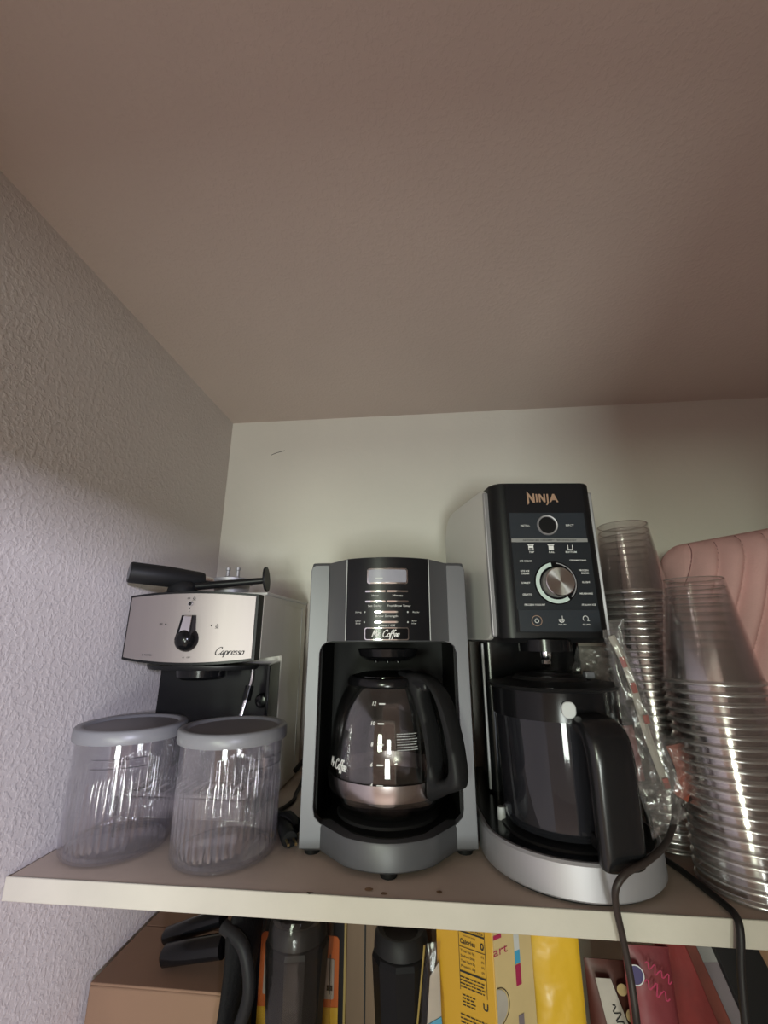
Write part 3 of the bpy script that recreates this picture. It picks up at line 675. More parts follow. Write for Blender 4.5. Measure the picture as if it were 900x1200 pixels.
# things lying on top of the espresso machine
TZ = .3152
pfo = thing('portafilter', 'portafilter with thick black handle and silver basket lying on the espresso machine', 'portafilter', (-.37, .70, TZ))
a_, b_ = Vector((-.444, .600, TZ + .0260)), Vector((-.366, .675, TZ + .021))
MB().tube([a_ + (b_ - a_) * t for t in (0, .02, .5, .96, 1)], [.0145, .0158, .0160, .0135, .0120], 28, flat=1).build('handle', 'blackmat', pfo, world=True, smooth=50)
n_ = (a_ - b_).normalized()
MB().lathe([(0, .0008), (.0100, .0008), (.0112, 0), (.0118, -.001)], 28, a_, ax=n_).build('end_cap', 'greyplastic', pfo, world=True)
MB().tube([b_, b_ + (b_ - a_) * .14, b_ + (b_ - a_) * .30], [.0085, .0060, .0050], 16).build('neck', 'chrome', pfo, world=True)
hc = Vector((-.3330, .712, TZ + .0))
MB().lathe([(0, .0035), (.020, .002), (.024, .0), (.0275, .003), (.0300, .020), (.0335, .0225), (.0335, .0275), (.0275, .0285), (.0265, .020), (.025, .006), (0, .005)], 40, hc).build('filter_holder', 'alu', pfo, world=True)
for a in (-2.4, -.9, .7): MB().box(hc.x - .004 + .030 * math.cos(a), hc.x + .004 + .030 * math.cos(a), hc.y - .004 + .030 * math.sin(a), hc.y + .004 + .030 * math.sin(a), TZ + .018, TZ + .024).build('lug', 'alu', pfo, world=True, bevel=.001)
for dx in (-.010, .008): MB().lathe([(.0035, .0), (.0030, .014), (.0040, .015), (.0040, .019), (0, .019)], 14, hc + Vector((dx, 0, .0285))).use('alu').build('spout_post', 'alu', pfo, world=True)
MB().box(hc.x - .0135, hc.x + .0115, hc.y - .004, hc.y + .004, TZ + .0275, TZ + .0325).build('spout_bridge', 'alu', pfo, world=True, bevel=.001)
tp = thing('coffee_scoop', 'black plastic coffee scoop with tamper disc lying across the espresso machine', 'scoop', (-.33, .66, TZ))
A_ = Vector((-.388, .655, TZ)); 
MB().lathe([(.0, .0215), (.009, .0205), (.017, .0165), (.0215, .009), (.0228, .001), (.0215, .0005), (.020, .008), (.016, .0150), (0, .0195)], 36, A_).build('scoop_bowl', 'blackmat', tp, world=True)
e0, e1 = A_ + Vector((.019, .003, .010)), Vector((-.2595, .672, TZ + .0200))
MB().tube([e0, e0.lerp(e1, .5), e1], [.0062, .0058, .0050], 12).build('rod', 'blacksat', tp, world=True)
dn = (e1 - e0).normalized()
MB().lathe([(0, 0), (.0195, 0), (.0203, .0015), (.0200, .0035), (0, .0035)], 36, e1 + Vector((0, 0, .0015)), ax=(dn + Vector((0, 0, 0))).normalized()).build('tamper_disc', 'blackmat', tp, world=True)

# ------------------------------------------------------------------ clear ribbed tubs
def tub(loc, rz, label, dirty=0):
    t = thing('storage_tub', label, 'container', loc, rz, 'clear ribbed tubs with grey lids')
    seg = 336; mb = MB(); L = []; RB = .0600
    prof_t = [(.0, .0045, 0), (.050, .004, 0), (.055, .0008, 0), (.0585, .002, .2), (.0598, .006, 1), (.0603, .030, 1), (.0608, .082, 1), (.0610, .0865, .2), (.0612, .089, 0), (.0620, .122, 0), (.0622, .1275, 0)]
    def L_(prof, k, off):
        out = []
        for r, z, rib in prof:
            out.append([((r + off + rib * .0020 * (abs(math.sin(21 * a)) - .5)) * math.cos(a), (r + off + rib * .0020 * (abs(math.sin(21 * a)) - .5)) * math.sin(a), z) for a in [2 * PI * i / seg for i in range(seg)]])
        return out
    mb.loops(L_(prof_t, 0, 0), cap0=False, cap1=False)
    mb.loops(L_([(max(0, r - .0018), z + .0018, -rib * .8) for r, z, rib in prof_t if z < .125], 0, 0), cap0=False, cap1=False)
    body = mb.build('tub_body', 'tub', t, smooth=42)
    MB().lathe([(.0500, .0055), (.0545, .0028), (.0560, .0042), (.0535, .0065), (.0500, .0055)], 64).build('base_rim', film('tub_base_' , (.88, .88, .90), .08, .8, .1, haze=.02), t)
    lid = MB().lathe([(.0628, .1235), (.0660, .1238), (.0668, .1262), (.0664, .1368), (.0645, .1388), (.0595, .1390), (.0570, .1385), (.0555, .1362), (.0545, .1356)], 72).build('lid', 'lidgrey', t, smooth=50)
    MB().lathe([(.0, .1355), (.050, .1355), (.0546, .1357)], 72).build('lid_recess', 'lidtop', t)
    fn = lambda a0: (lambda u, v: (.0626 * math.cos(a0 + u / .0626), .0626 * math.sin(a0 + u / .0626), v))
    mb = MB()
    for a0 in (-1.25, .6):
        f_ = fn(a0)
        text(mb, 'MAX FILL', 0, .1085, .0030, f_, width=.018); text(mb, 'LINE', 0, .1040, .0026, f_)
        rectflat(mb, -.034, -.013, .1082, .1086, f_, 8); rectflat(mb, .013, .034, .1082, .1086, f_, 8)
        rectflat(mb, -.034, .036, .0985, .0989, f_, 20)
    mb.build('fill_markings', 'darkprint', body, smooth=0)
    return t
tub((-.3925, .5875, .0006), .15, 'clear ribbed plastic tub with grey lid, standing against the left wall')
tub((-.2515, .5840, .0006), .9, 'clear ribbed plastic tub with grey lid, the one nearer the drip coffee maker')

# ------------------------------------------------------------------ stacks of clear cups
ORD = ['topmost', 'second', 'third', 'fourth', 'fifth', 'sixth', 'seventh', 'eighth', 'ninth', 'tenth', 'eleventh', 'twelfth', 'thirteenth', 'fourteenth', 'fifteenth', 'sixteenth', 'seventeenth', 'eighteenth', 'nineteenth', 'twentieth',
       'twenty-first', 'twenty-second', 'twenty-third', 'twenty-fourth', 'twenty-fifth', 'twenty-sixth', 'twenty-seventh', 'twenty-eighth', 'twenty-ninth', 'thirtieth', 'thirty-first', 'thirty-second', 'thirty-third', 'thirty-fourth']
def cupstack(x, y, ztop, H, r0, r1, pitch, place, group):
    pr = [(.0, H - .004), (r0 - .004, H - .0035), (r0 - .0022, H - .0005), (r0 - .0010, H), (r0, H - .0015), (r0 + (r1 - r0) * .08, H * .90), (r0 + (r1 - r0) * .48, H * .5), (r1 - .0012, .006)]
    rim = [(r1 - .0012, .006), (r1 - .0008, .0046), (r1 + .0006, .0040), (r1 + .0016, .0026), (r1 + .0012, .0010), (r1 - .0002, .0008), (r1 - .0010, .0022), (r1 - .0002, .0034)]
    n = int(round((ztop - H) / pitch)); proto = None; pr_rim = None
    for i in range(n + 1):
        z = ztop - H - i * pitch
        if z < .0004: break
        lab = f'clear plastic cup, upside down, {ORD[i]} from the top of the {place}' if i else f'clear plastic cup, upside down, topmost of the {place}'
        if proto is None:
            mb = MB().use('cup'); mb.lathe(pr, 40); mb.use('cuprim'); mb.lathe([(r0 - .0022, H - .0005), (r0 - .0008, H + .0004), (r0 + .0003, H - .0010)], 40)
            o = mb.build('plastic_cup', None, None, smooth=60); proto = o
            q = MB().lathe(rim, 40).build('rim', 'cuprim', o, smooth=60); pr_rim = q
        else:
            o = proto.copy(); COL.objects.link(o); q = pr_rim.copy(); COL.objects.link(q); q.parent = o
        o.location = (x + random.uniform(-.0006, .0006) + .0, y + random.uniform(-.0006, .0006), z); o.rotation_euler = (0, 0, random.uniform(0, 6))
        tag(o, lab, 'cup', group)
cupstack(.3280, .5660, .3165, .120, .0320, .0490, .0103, 'front cup stack', 'clear cups in the front stack')
cupstack(.3020, .6700, .4120, .106, .0345, .0470, .00985, 'rear cup stack', 'clear cups in the rear stack')

# ------------------------------------------------------------------ pink quilted cushion
def cushion():
    t = thing('quilted_cushion', 'large dusty pink quilted cushion with fanned seams, behind the cup stacks', 'cushion', (.70, .775, 0))
    nx, nz = 420, 70; X0_, X1_, Z1 = .405, 1.02, .43; vs = []; fs = []
    def top(x): 
        u = (x - X0_) / .6
        return .395 + .055 * min(1, max(0, u * 1.9)) ** 1.0 - .02 * max(0, u - .75)
    def fan(x, z): return (x - .36 * (z - .42) * (1 - .25 * (z < .1)) + .5 * (z - .42) ** 2 * .35 - .418) / .033
    def depth(u, v, x, z):
        e = (1 - abs(2 * u - 1) ** 5) ; e2 = (1 - abs(2 * v - 1) ** 4.5)
        pf_ = max(0, e) ** .5 * max(0, e2) ** .5
        s = fan(x, z); q = abs(math.sin(PI * s)) ** .6
        wr = noise.noise(Vector((x * 9, z * 9, 1.3))) * .010 + noise.noise(Vector((x * 28, z * 16, 4.1))) * .0035
        return pf_ * (.080 + .020 * q + wr)
    for side in (-1, 1):
        b = len(vs)
        for j in range(nz + 1):
            for i in range(nx + 1):
                u, v = i / nx, j / nz
                uu = .5 - .5 * math.cos(PI * u) if False else u
                x = X0_ + (X1_ - X0_) * uu; z = .004 + (top(x) - .004) * v
                cr = .035; lx = min(uu, 1) * (X1_ - X0_)
                if lx < cr and v > .85: z -= (1 - math.sqrt(max(0, 1 - ((cr - lx) / cr) ** 2))) * cr * (v - .85) / .15
                d = depth(uu, v, x, z)
                vs.append((x, .775 + side * d * (1 if side < 0 else .95), z))
        for j in range(nz):
            for i in range(nx):
                a = b + j * (nx + 1) + i; fs.append((a, a + 1, a + nx + 2, a + nx + 1))
    mb = MB(); mb.add(vs, fs); mb.build('cover', 'pink', t, world=True, smooth=180)
    # stitched seam lines in the valleys
    for k in range(0, 20):
        P = []
        for j in range(0, 41):
            v = .02 + .97 * j / 40; z = .004 + .43 * v
            # invert the fan at this height
            x = .46
            for _ in range(12): x += (k - fan(x, z)) * .033
            if not (X0_ + .008 < x < X1_ - .01): continue
            vv = min(1, z / top(x))
            if z > top(x) - .002: continue
            u = (x - X0_) / (X1_ - X0_); P.append((x, .775 - depth(u, vv, x, z) - .0018, z))
        if len(P) > 5: MB().tube(P, .0008, 5).build('seam', 'pinkseam', t, world=True)
cushion()

# ------------------------------------------------------------------ cords and plug
def cordthing(pts, r, label, m, n=8):
    p0 = Vector(pts[-1]); t = tag(MB().tube(smoothline(pts, n), r, 10).build('power_cord', m, None, smooth=60), label, 'cord'); return t
# cord in the gap between espresso machine and drip coffee maker, ending in a two-prong plug
pc = thing('power_cord', 'black cord and two-prong plug on the shelf between the tub and the drip coffee maker', 'cord', (-.19, .62, 0))
gp = [(-.222, .862, .040), (-.221, .835, .020), (-.2215, .800, .006), (-.2190, .770, .0040), (-.2150, .745, .0036), (-.2190, .715, .0040), (-.2215, .690, .0070), (-.2120, .668, .0110)]
MB().tube(smoothline(gp), .0030, 10).build('cable', 'cord', pc, world=True)
MB().tube(smoothline([(-.234, .880, .05), (-.226, .868, .075), (-.212, .85, .07), (-.205, .86, .045), (-.222, .862, .04), (-.24, .83, .02)]), .0042, 10).build('cable_loop', 'cord', pc, world=True)
pl0 = Vector((-.2120, .668, .0110)); pl1 = Vector((-.1745, .598, .0100)); dv = (pl1 - pl0)
MB().tube([pl0, pl0 + dv * .3, pl0 + dv * .35, pl0 + dv * .95, pl1], [.0045, .0065, .0088, .0105, .0088], 12).build('plug', 'blackmat', pc, world=True, smooth=40)
MB().tube([(-.2040, .652, .014), (-.1900, .640, .018), (-.1790, .632, .015), (-.1745, .622, .012)], [.006, .0080, .0075, .006], 10).build('plug_grip', 'blackmat', pc, world=True)
sd = Vector((dv.y, -dv.x, 0)).normalized()
for s in (-1, 1): MB().tube([pl1 + sd * .0045 * s, pl1 + sd * .0045 * s + dv.normalized() * .014], .0016, 8).build('prong', 'brass', pc, world=True)
p1 = [at(770, 800, .70), at(786, 880, .62), at(790, 935, .565), at(790, 962, .553), at(779, 990, .522), at(757, 1010, .497), at(735, 1022, .485), at(722, 1040, .483), at(722, 1062, .488), at(729, 1095, .495), at(738, 1140, .497), at(744, 1180, .492), at(748, 1215, .485)]
cordthing(p1, .0031, 'thin brown-black cord draped over the shelf edge in front of the frozen dessert machine', 'cordbrown')
p2 = [(.2585, .628, .060), (.2595, .626, .030), (.2605, .624, .010), (.2625, .612, .004), (.2680, .580, .004), (.2715, .548, .004), (.2735, .522, .0045), (.2730, .5060, .0035), (.2705, .4995, -.006), (.2640, .4980, -.035), (.2590, .4970, -.075), (.2560, .4960, -.12), (.2550, .49, -.18)]
cordthing(p2, .0033, 'black cord running forward past the front cup stack and down over the shelf edge', 'cord')

# ------------------------------------------------------------------ bagged cutlery between the machine and the cups
pk = thing('cutlery_packet', 'clear crumpled plastic packet with white sleeve and red print beside the front cup stack', 'packet', (.262, .575, 0))
def strip(pts, wid, thick, m, nm, nrm=(0, -1, 0), n=6, par=pk):
    P = smoothline(pts, n); N_ = Vector(nrm); L = []
    for i, p in enumerate(P):
        t = (P[min(i + 1, len(P) - 1)] - P[max(i - 1, 0)]).normalized(); sd = t.cross(N_).normalized(); u = sd.cross(t).normalized()
        w_ = wid[0] + (wid[1] - wid[0]) * i / (len(P) - 1) if isinstance(wid, tuple) else wid
        L.append([p + sd * w_ + u * thick * .3, p + sd * w_ * .5 + u * thick, p - sd * w_ * .5 + u * thick, p - sd * w_ + u * thick * .3, p - sd * w_ * .5 - u * thick, p + sd * w_ * .5 - u * thick])
    return MB().loops(L).build(nm, m, par, world=True, smooth=50)
strip([at(716, 745, .555), at(737, 790, .556), at(758, 860, .558), at(783, 925, .556)], .0042, .0016, 'paper', 'paper_sleeve')
for (pa, pb) in (((728, 770), (733, 782)), ((741, 800), (745, 812)), ((756, 838), (759, 848)), ((779, 912), (783, 924))):
    strip([at(*pa, .5525), at(*pb, .5525)], .0030, .0005, 'redprint', 'red_band', n=2)
strip([at(724, 765, .562), at(745, 830, .564), at(762, 880, .564)], .0022, .0012, 'darkprint', 'dark_stick')
strip([at(735, 850, .563), at(743, 880, .563), at(752, 915, .561)], (.006, .0035), .0012, 'red', 'red_insert')
strip([at(790, 872, .570), at(802, 905, .568), at(797, 935, .563)], (.010, .008), .002, mat('orange_red_paper', (.26, .06, .035), .6, var=.2, vscale=60), 'orange_insert')
def crumple(corners, amp, nm, seed, m='bag', nu=16, nv=22, par=pk, depth=.006):
    """film pouch between four corner points, front and back sheets"""
    a, b, c, d = [Vector(q) for q in corners]; vs = []; fs = []
    nrm = (b - a).cross(d - a).normalized()
    if nrm.y > 0: nrm = -nrm
    for side in (0, 1):
        base = len(vs)
        for j in range(nv + 1):
            for i in range(nu + 1):
                u, v = i / nu, j / nv; p = a.lerp(b, u).lerp(d.lerp(c, u), v)
                puff = (math.sin(PI * u) * math.sin(PI * v)) ** .5 if 0 < u < 1 and 0 < v < 1 else 0
                k = abs(noise.noise(p * 75 + Vector((seed, side * 3.1, 0)))) * amp + noise.noise(p * 160 + Vector((seed + 5, side, 0))) * amp * .35
                edge = noise.noise(p * 90 + Vector((seed, 0, 9))) * .003 * (1 - puff)
                vs.append(p + nrm * ((depth * puff + k * puff) * (1 if side == 0 else -1)) + (b - a).normalized() * edge)
        for j in range(nv):
            for i in range(nu):
                q = base + j * (nu + 1) + i; fs.append((q, q + 1, q + nu + 2, q + nu + 1))
    return MB().add(vs, fs).build(nm, m, par, world=True, smooth=25)
crumple([at(706, 738, .556), at(727, 738, .556), at(800, 925, .552), at(748, 930, .552)], .010, 'outer_bag', 1.0)
crumple([at(772, 860, .572), at(812, 868, .572), at(815, 925, .566), at(782, 955, .560)], .010, 'bag_fold', 4.0)
crumple([at(748, 920, .553), at(788, 915, .553), at(805, 958, .549), at(765, 985, .549)], .008, 'bag_foot', 7.0)
crumple([at(714, 727, .572), at(731, 725, .572), at(734, 772, .572), at(722, 776, .572)], .003, 'spoon_tip', 9.0, depth=.003, nu=8, nv=10)
# bunched clear film behind the machine head
fb = thing('plastic_bag', 'bunched clear film bag tucked under the frozen dessert machine head', 'bag', tuple(at(700, 800, .66)))
crumple([at(676, 757, .655), at(720, 757, .655), at(722, 800, .655), at(668, 800, .655)], .016, 'film', 12.0, m='bag', par=fb, depth=.012)

# ------------------------------------------------------------------ things on the lower shelf
LZ = -.40
def on(Y, px, py): return at(px, py, Y)
# cardboard box
bx = thing('cardboard_box', 'plain brown cardboard box against the left wall under the shelf', 'box', (-.335, .72, LZ))
by0, by1, bz_, bx0, bx1 = .665, .895, -.186, -.452, -.272
MB().box(bx0, bx1, by0, by1, LZ, bz_ - .003).build('carton', 'cardboard', bx, world=True, bevel=.002)
ym = (by0 + by1) / 2
MB().box(bx0 + .0005, bx1 - .0005, by0 + .0005, ym - .001, bz_ - .003, bz_).build('flap', 'cardboard', bx, world=True, bevel=.001)
MB().box(bx0 + .0005, bx1 - .0005, ym + .001, by1 - .0005, bz_ - .003, bz_).build('flap', 'cardboard', bx, world=True, bevel=.001)
# black clamp-like handset lying on the box
hs = thing('black_grip', 'glossy black two-pronged plastic grip lying on the cardboard box', 'handle', (-.36, .74, bz_))
zt = bz_
a0, a1 = on(.74, 190, 1120), on(.72, 262, 1098)
for (A1, A2, r, nm) in ((on(.735, 192, 1098), on(.735, 262, 1074), .0135, 'upper_arm'), (on(.70, 190, 1124), on(.70, 262, 1108), .016, 'lower_arm')):
    A1.z = max(A1.z, zt + r * .8); A2.z = max(A2.z, zt + r)
    MB().tube([A1, A1.lerp(A2, .06), A1.lerp(A2, .5), A2], [r * .55, r * .95, r, r * 1.05], 16, flat=.8).build(nm, 'black', hs, world=True, smooth=50)
# black fabric pouch hanging beside the box
fbk = thing('fabric_pouch', 'black woven fabric pouch squeezed between cardboard box and orange display card', 'pouch', (-.245, .66, LZ))
L = []
for j in range(25):
    v = j / 24; z = LZ + v * .325
    L.append([(-.2505 + .0165 * (1 + .25 * math.sin(7 * v)) * math.cos(a) * (1 if v < .94 else .6) + .004 * math.sin(9 * v), .664 + .05 * math.sin(a) * (1 if v < .94 else .7) + .004 * noise.noise(Vector((math.cos(a) * 2, math.sin(a) * 2, v * 8))), z + .006 * noise.noise(Vector((a, v * 5, 2)))) for a in [2 * PI * k / 28 for k in range(28)]])
MB().loops(L).build('pouch_body', 'fabric', fbk, world=True, smooth=80)
MB().tube(smoothline([on(.625, 262, 1085), on(.615, 285, 1110), on(.612, 292, 1160), on(.615, 280, 1205)]), .0075, 10).build('strap', 'blackmat', fbk, world=True, smooth=60)

# orange display card in black frame
oc = thing('display_card', 'black-edged orange display box with white label, behind the film-wrapped black bottle', 'box', (-.18, .74, LZ))
YC = .735; A1, A2 = at(303, 1085, YC), at(402, 1090, YC); ztop = A1.z + .012
MB().box(A1.x - .002, A2.x + .004, YC, YC + .09, LZ, ztop + .004).build('carton', 'blacksat', oc, world=True, bevel=.001)
B1, B2 = at(307, 1095, YC), at(398, 1095, YC)
fo = lambda t: (lambda u, v, s: (u, YC - s * t, v))
MB().prism(rrect(B1.x, B2.x, LZ + .03, B1.z + .004, .006), 0, 1, fo(.001)).build('orange_face', 'orange', oc, world=True)
MB().prism([(B1.x, LZ + .03), (B2.x, LZ + .03), (B2.x, at(300, 1172, YC).z), (B1.x, at(300, 1178, YC).z)], 0, 1, fo(.0014)).build('yellow_face', 'yellow', oc, world=True)
W1, W2 = at(311, 1117, YC), at(391, 1170, YC)
MB().prism(rrect(W1.x, W2.x, W2.z, W1.z, .002), 0, 1, fo(.0022)).build('white_label', 'paper', oc, world=True)
c_ = at(387, 1140, YC); mb = MB(); rectflat(mb, c_.x - .0008, c_.x + .0008, c_.z - .022, c_.z + .022, lambda u, v: (u, YC - .0026, v)); rectflat(mb, c_.x - .004, c_.x + .004, c_.z - .018, c_.z - .012, lambda u, v: (u, YC - .0026, v))
mb.build('label_print', 'darkprint', oc, world=True, smooth=0)

# black bottles
def bottle(x, y, zt_, r, label, wrapm):
    t = thing('black_bottle', label, 'bottle', (x, y, LZ), .2)
    h = zt_ - LZ; seg = 8; body = [(r * .62, 0), (r * .66, .01), (r * .80, h * .55), (r * .98, h - .035), (r * 1.0, h - .026), (r * .93, h - .018)]
    MB().lathe(body, 10, cap=True).build('body', 'bottleblack', t, smooth=20, bevel=.003)
    MB().lathe([(r * .93, h - .018), (r * .90, h - .006), (r * .80, h), (r * .62, h - .002), (r * .55, h - .006), (0, h - .008)], 40).build('cap', 'blackmat', t, smooth=40)
    return t
b1 = bottle(-.1760, .660, -.098, .0400, 'film-wrapped black bottle standing in front of the orange display box', 1)
mb = MB(); L = []
for j in range(17):
    v = j / 16; z = .02 + v * (-.098 - LZ + .012 - .02)
    L.append([((.0435 + .004 * noise.noise(Vector((math.cos(a) * 2, v * 6, math.sin(a) * 2)))) * math.cos(a) * (1.03 if v < .95 else .9), (.0435 + .003 * noise.noise(Vector((a, v * 6, 3)))) * math.sin(a) * (1.03 if v < .95 else .9), z) for a in [2 * PI * k / 30 for k in range(30)]])
mb.loops(L, cap0=False, cap1=False).build('wrapping', 'wrap', b1, smooth=60)
bottle(-.0435, .655, -.100, .0360, 'black bottle standing between the brown panelled box and the clear pouch', 0)

# brown panelled box with gilt edge
wb = thing('brown_box', 'brown wood-grained box with thin gold edge behind the second black bottle', 'box', (-.07, .74, LZ))
C1, C2 = at(404, 1090, .725), at(440, 1090, .725)
MB().box(C1.x + .003, C1.x + .12, .725, .86, LZ, -.10).build('carton', 'brownwood', wb, world=True, bevel=.001)
MB().box(C1.x, C1.x + .003, .723, .8, LZ, -.099).build('gold_edge', 'gold', wb, world=True)
MB().box(C1.x + .028, C1.x + .030, .7235, .725, LZ, -.101).build('seam', 'darkprint', wb, world=True)

# clear zip pouch with cream and blue insert
zp = thing('clear_pouch', 'upright clear pouch with off-white and blue contents beside the yellow tea box', 'pouch', (.0, .63, LZ))
Q = [at(496, 1092, .64), at(510, 1096, .64)]
crumple([(-.016, .634, -.105), (.0045, .634, -.100), (.012, .634, LZ), (-.050, .634, LZ)], .006, 'pouch_film', 21, m='wrap', par=zp, depth=.010, nu=12, nv=24)
MB().tube([(-.0140, .630, -.103), (-.026, .628, -.19), (-.046, .628, LZ + .003)], .0012, 6).build('gold_seal', 'gold', zp, world=True)
MB().prism([(-.0085, -.135), (.0030, -.120), (.0065, LZ + .004), (-.036, LZ + .004)], 0, .002, lambda u, v, t: (u, .6345 + t, v)).build('paper_insert', 'paper', zp, world=True)
MB().prism([(-.012, -.178), (.0035, -.170), (.0050, -.185), (-.018, -.205)], 0, .001, lambda u, v, t: (u, .6333 + t, v)).build('blue_print', 'blueprint', zp, world=True)

# yellow tea box: dark-yellow side with the facts table, cream front
yb = thing('tea_box', 'yellow tea box with black nutrition table on its side and cream front', 'box', (.05, .62, LZ))
def face(A, B, zlo, zhi, t=.0):
    """plane through two plan points; returns fn(u,v,off), u in metres from A"""
    A, B = Vector(A), Vector(B); d = (B - A).normalized(); n = Vector((d.y, -d.x, 0))
    if n.y > 0: n = -n
    return (lambda u, v, s=0: A + d * u + n * s + Vector((0, 0, v))), (B - A).length
Pa, Pb, Pc = at(511, 1097, .640), at(577, 1100, .612), at(622, 1104, .645)
Pa.z = Pb.z = Pc.z = 0
Pd = Pa + (Pc - Pb)
ztp = -.072
MB().prism([(q.x, q.y) for q in (Pa, Pb, Pc, Pd)], LZ, ztp).build('carton', 'ochre', yb, world=True, bevel=.001)
fA, wA = face(Pa, Pb, 0, 0); fB, wB = face(Pb, Pc, 0, 0)
MB().prism([(0.0005, LZ + .001), (wB - .0005, LZ + .001), (wB - .0005, ztp - .001), (.0005, ztp - .001)], .0002, .0008, lambda u, v, t: fB(u, v, t)).build('cream_front', 'cream', yb, world=True)
mb = MB(); g_ = lambda u, v: fA(u, v, .0006)
u0, u1 = wA * .42, wA * .86; zT = -.078
k1 = wA / .066 * 0 + .0022
for dz, h_ in ((0, .0008), (.0062, .0016), (.0215, .0006), (.0440, .0018)): rectflat(mb, u0, u1, zT - dz - h_, zT - dz, g_)
rectflat(mb, u0 - .0006, u0, zT - .062, zT, g_); rectflat(mb, u1, u1 + .0006, zT - .062, zT, g_)
uc = (u0 + u1) / 2
text(mb, 'Nutrition Facts', uc, zT - .0038, .0030, g_, width=(u1 - u0) * .9, bold=.01)
text(mb, 'Amount per serving', uc - .003, zT - .0105, .0018, g_, width=(u1 - u0) * .5)
text(mb, 'Calories', u0 + (u1 - u0) * .34, zT - .0165, .0048, g_, bold=.02, width=(u1 - u0) * .6); text(mb, '0', u1 - .003, zT - .0160, .0065, g_, bold=.03)
for i, t in enumerate(('Total Fat 0g', 'Sodium 0mg', 'Total Carb 0g', 'Protein 0g')):
    text(mb, t, u0 + (u1 - u0) * .32, zT - .0255 - i * .0048, .0024, g_, width=(u1 - u0) * .55, bold=.01); text(mb, '0%', u1 - .003, zT - .0255 - i * .0048, .0022, g_)
for i in range(4): dashes(mb, uc - .001, zT - .0500 - i * .0030, (u1 - u0) * .95, .0015, g_, i)
for i in range(4): dashes(mb, uc - .006, zT - .066 - i * .0030, (u1 - u0) * .5, .0015, g_, i + 9)
text(mb, 'U', u1 - .002, zT - .0700, .0065, g_, bold=.03)
for i in range(9): dashes(mb, uc - .001, zT - .084 - i * .0034, (u1 - u0) * 1.02, .0015, g_, i + 20)
mb.build('facts_print', 'darkprint', yb, world=True, smooth=0, kind='stuff')
mb = MB(); g2 = lambda u, v: fB(u, v, .0013)
rectflat(mb, 0, .012, ztp - .012, ztp - .008, g2); text(mb, 'art', .0095, ztp - .0235, .0085, g2, width=.021)
mb.build('red_print', 'magenta', yb, world=True, smooth=0)
mb = MB(); ringflat(mb, .002, ztp - .072, .0160, .0168, lambda u, v: g2(max(u, .0), v), 30, -90, 90); 
mb.build('ring_print', 'cordbrown', yb, world=True, smooth=0)
mb = MB(); 
for i in range(12):
    a = -80 + 160 * i / 12
mb.add([g2(.0006, ztp - .072)] + [g2(.0006 + .0155 * math.cos(math.radians(-90 + 15 * i)), ztp - .072 + .0155 * math.sin(math.radians(-90 + 15 * i))) for i in range(13)], [(0, i + 1, i + 2) for i in range(12)])
mb.build('cup_print', 'paper', yb, world=True, smooth=0)
mb = MB(); mb.use('palegrey'); rectflat(mb, wB * .52, wB * .66, ztp - .030, ztp - .014, g2); mb.use('blueprint'); rectflat(mb, wB * .52, wB * .66, ztp - .042, ztp - .030, g2)
mb.use('magenta'); rectflat(mb, wB * .52, wB * .66, ztp - .062, ztp - .043, g2); mb.use('mauve'); rectflat(mb, wB * .52, wB * .66, ztp - .105, ztp - .088, g2); mb.build('colour_strip', None, yb, world=True, smooth=0)

# shiny yellow bag
ybg = thing('yellow_bag', 'glossy bright yellow bag between the cream tea box front and the dark red packet', 'bag', (.13, .66, LZ))
D1, D2 = at(612, 1104, .655), at(688, 1112, .655)
def pillow(x0, x1, y, zlo, zhi, dep, m, nm, par, seed=0, lean=0, crumpl=.004, taper=0):
    vs = []; fs = []; nu, nv = 22, 30
    for side in (-1, 1):
        b = len(vs)
        for j in range(nv + 1):
            for i in range(nu + 1):
                u, v = i / nu, j / nv; xx = x0 + (x1 - x0) * (u if not taper else .5 + (u - .5) * (1 - taper * v)) + lean * v; z = zlo + (zhi - zlo) * v
                p = max(0, math.sin(PI * u)) ** .45 * max(0, math.sin(PI * min(1, max(0, .03 + v * .97)))) ** .4
                k = noise.noise(Vector((xx * 24, z * 24, seed + side))) * crumpl + noise.noise(Vector((xx * 60, z * 50, seed + 4 + side))) * crumpl * .4
                vs.append((xx, y + side * max(.0004, (dep * p + k * p)), z))
        for j in range(nv):
            for i in range(nu):
                a = b + j * (nu + 1) + i; fs.append((a, a + 1, a + nu + 2, a + nu + 1))
    return MB().add(vs, fs).build(nm, m, par, world=True, smooth=60)
pillow(D1.x - .004, D2.x - .006, .668, LZ, -.075, .009, 'yellow', 'bag_body', ybg, 3, crumpl=.006)
mb = MB(); text(mb, 'TA', D1.x + .004, -.142, .006, lambda u, v: (u, .6505, v)); text(mb, 'H', D1.x + .005, -.160, .010, lambda u, v: (u, .6505, v), bold=.04); 
mb.build('bag_lettering', 'magenta', ybg, world=True, smooth=0)

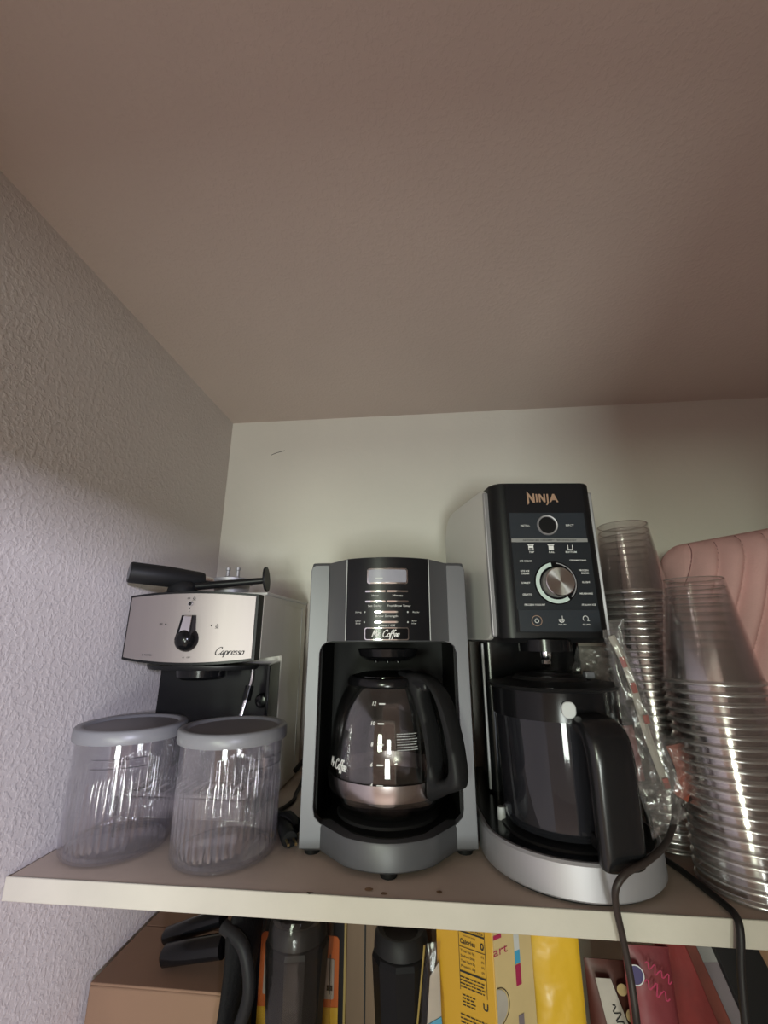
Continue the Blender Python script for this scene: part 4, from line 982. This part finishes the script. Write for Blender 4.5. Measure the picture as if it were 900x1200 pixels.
# red and pink packets, paper and booklet towards the right
def packet(name, label, cat, px0, px1, py, Y, dep, m, nm='packet_body', lean=0, seed=1, zlo=LZ, **k):
    a, b = at(px0, py, Y), at(px1, py, Y)
    t = thing(name, label, cat, ((a.x + b.x) / 2, Y, LZ))
    pillow(a.x, b.x, Y, zlo, min(a.z, b.z), dep, m, nm, t, seed, lean=lean, **k)
    return t, a, b
t, a, b = packet('snack_packet', 'brown-red packet with off-white label just right of the yellow bag', 'packet', 684, 735, 1122, .700, .016, 'brownred', seed=5)
fn_ = lambda u, v: (u, .6805, v)
q = MB(); q.add([fn_(a.x + .006, a.z - .008), fn_(a.x + .024, a.z - .008), fn_(a.x + .050, a.z - .085), fn_(a.x + .020, a.z - .085)], [(0, 1, 2, 3)]); q.build('label_strip', 'paper', t, world=True, smooth=0)
q = MB(); ringflat(q, a.x + .036, a.z - .018, 0, .006, fn_); ringflat(q, a.x + .044, a.z - .042, 0, .007, fn_); q.build('round_print', 'cream', t, world=True, smooth=0)
q = MB(); squiggle(q, a.x + .030, a.z - .048, .034, .010, lambda u, v: (u, .680, v), 4, -1.1); q.build('label_lettering', 'darkprint', t, world=True, smooth=0)
t, a, b = packet('candy_packet', 'pinkish red packet with magenta writing and round dark logo under the shelf edge', 'packet', 728, 782, 1106, .640, .014, 'pinkred', seed=8)
fn_ = lambda u, v: (u, .6225, v)
q = MB(); ringflat(q, a.x + .005, a.z - .018, 0, .0085, fn_); q.build('round_logo', 'navy', t, world=True, smooth=0)
q = MB(); ringflat(q, a.x + .005, a.z - .018, .0085, .0096, lambda u, v: (u, .6222, v)); q.build('logo_ring', 'palegrey', t, world=True, smooth=0)
q = MB(); squiggle(q, a.x + .030, a.z - .014, .030, .009, fn_, 4, -.5, .0006); squiggle(q, a.x + .026, a.z - .030, .028, .012, fn_, 3, -.5, .0007)
q.build('packet_lettering', 'magenta', t, world=True, smooth=0)
def slab(name, label, cat, pts, Y, th, m, extra=None):
    P = [at(x, y, Y) for x, y in pts]; c = sum(P, Vector()) / len(P)
    # extend down to the lower shelf
    t = thing(name, label, cat, (c.x, Y, LZ))
    MB().prism([(p.x, max(p.z, LZ)) for p in P], Y, Y + th, lambda u, v, s: (u, s, v)).build('sheet', m, t, world=True, bevel=.0008)
    return t
LOW = 1480
slab('paper_packet', 'off-white paper packet between the pinkish red packet and the leaning red pouch', 'packet', [(780, 1110), (800, 1115), (850, LOW), (770, LOW)], .665, .010, 'paper')
slab('red_pouch', 'leaning dark red flat pouch right of the off-white paper packet', 'pouch', [(766, 1100), (800, 1100), (960, LOW), (880, LOW)], .645, .008, 'red')
slab('brown_pouch', 'leaning reddish brown flat pouch behind the leaning dark red pouch', 'pouch', [(795, 1100), (812, 1100), (985, LOW), (935, LOW)], .655, .006, mat('reddish_brown_film', (.13, .028, .018), .5, var=.2, vscale=30))
slab('mauve_booklet', 'leaning mauve-grey booklet under the shelf edge behind the black cord', 'booklet', [(806, 1100), (850, 1100), (1040, LOW), (950, LOW)], .672, .012, 'mauve')
slab('pale_card', 'small pale grey card on the top of the leaning mauve booklet', 'card', [(806, 1104), (836, 1104), (846, 1128), (818, 1128)], .669, .002, 'greyprint')
slab('black_case', 'leaning black case at the right under the shelf edge', 'case', [(832, 1100), (882, 1100), (1085, LOW), (1000, LOW)], .660, .010, 'blackmat')
slab('tan_folder', 'tan folder at the far right under the shelf edge', 'folder', [(872, 1100), (960, 1100), (1300, LOW), (1040, LOW)], .690, .02, mat('tan_card', (.32, .18, .11), .7))
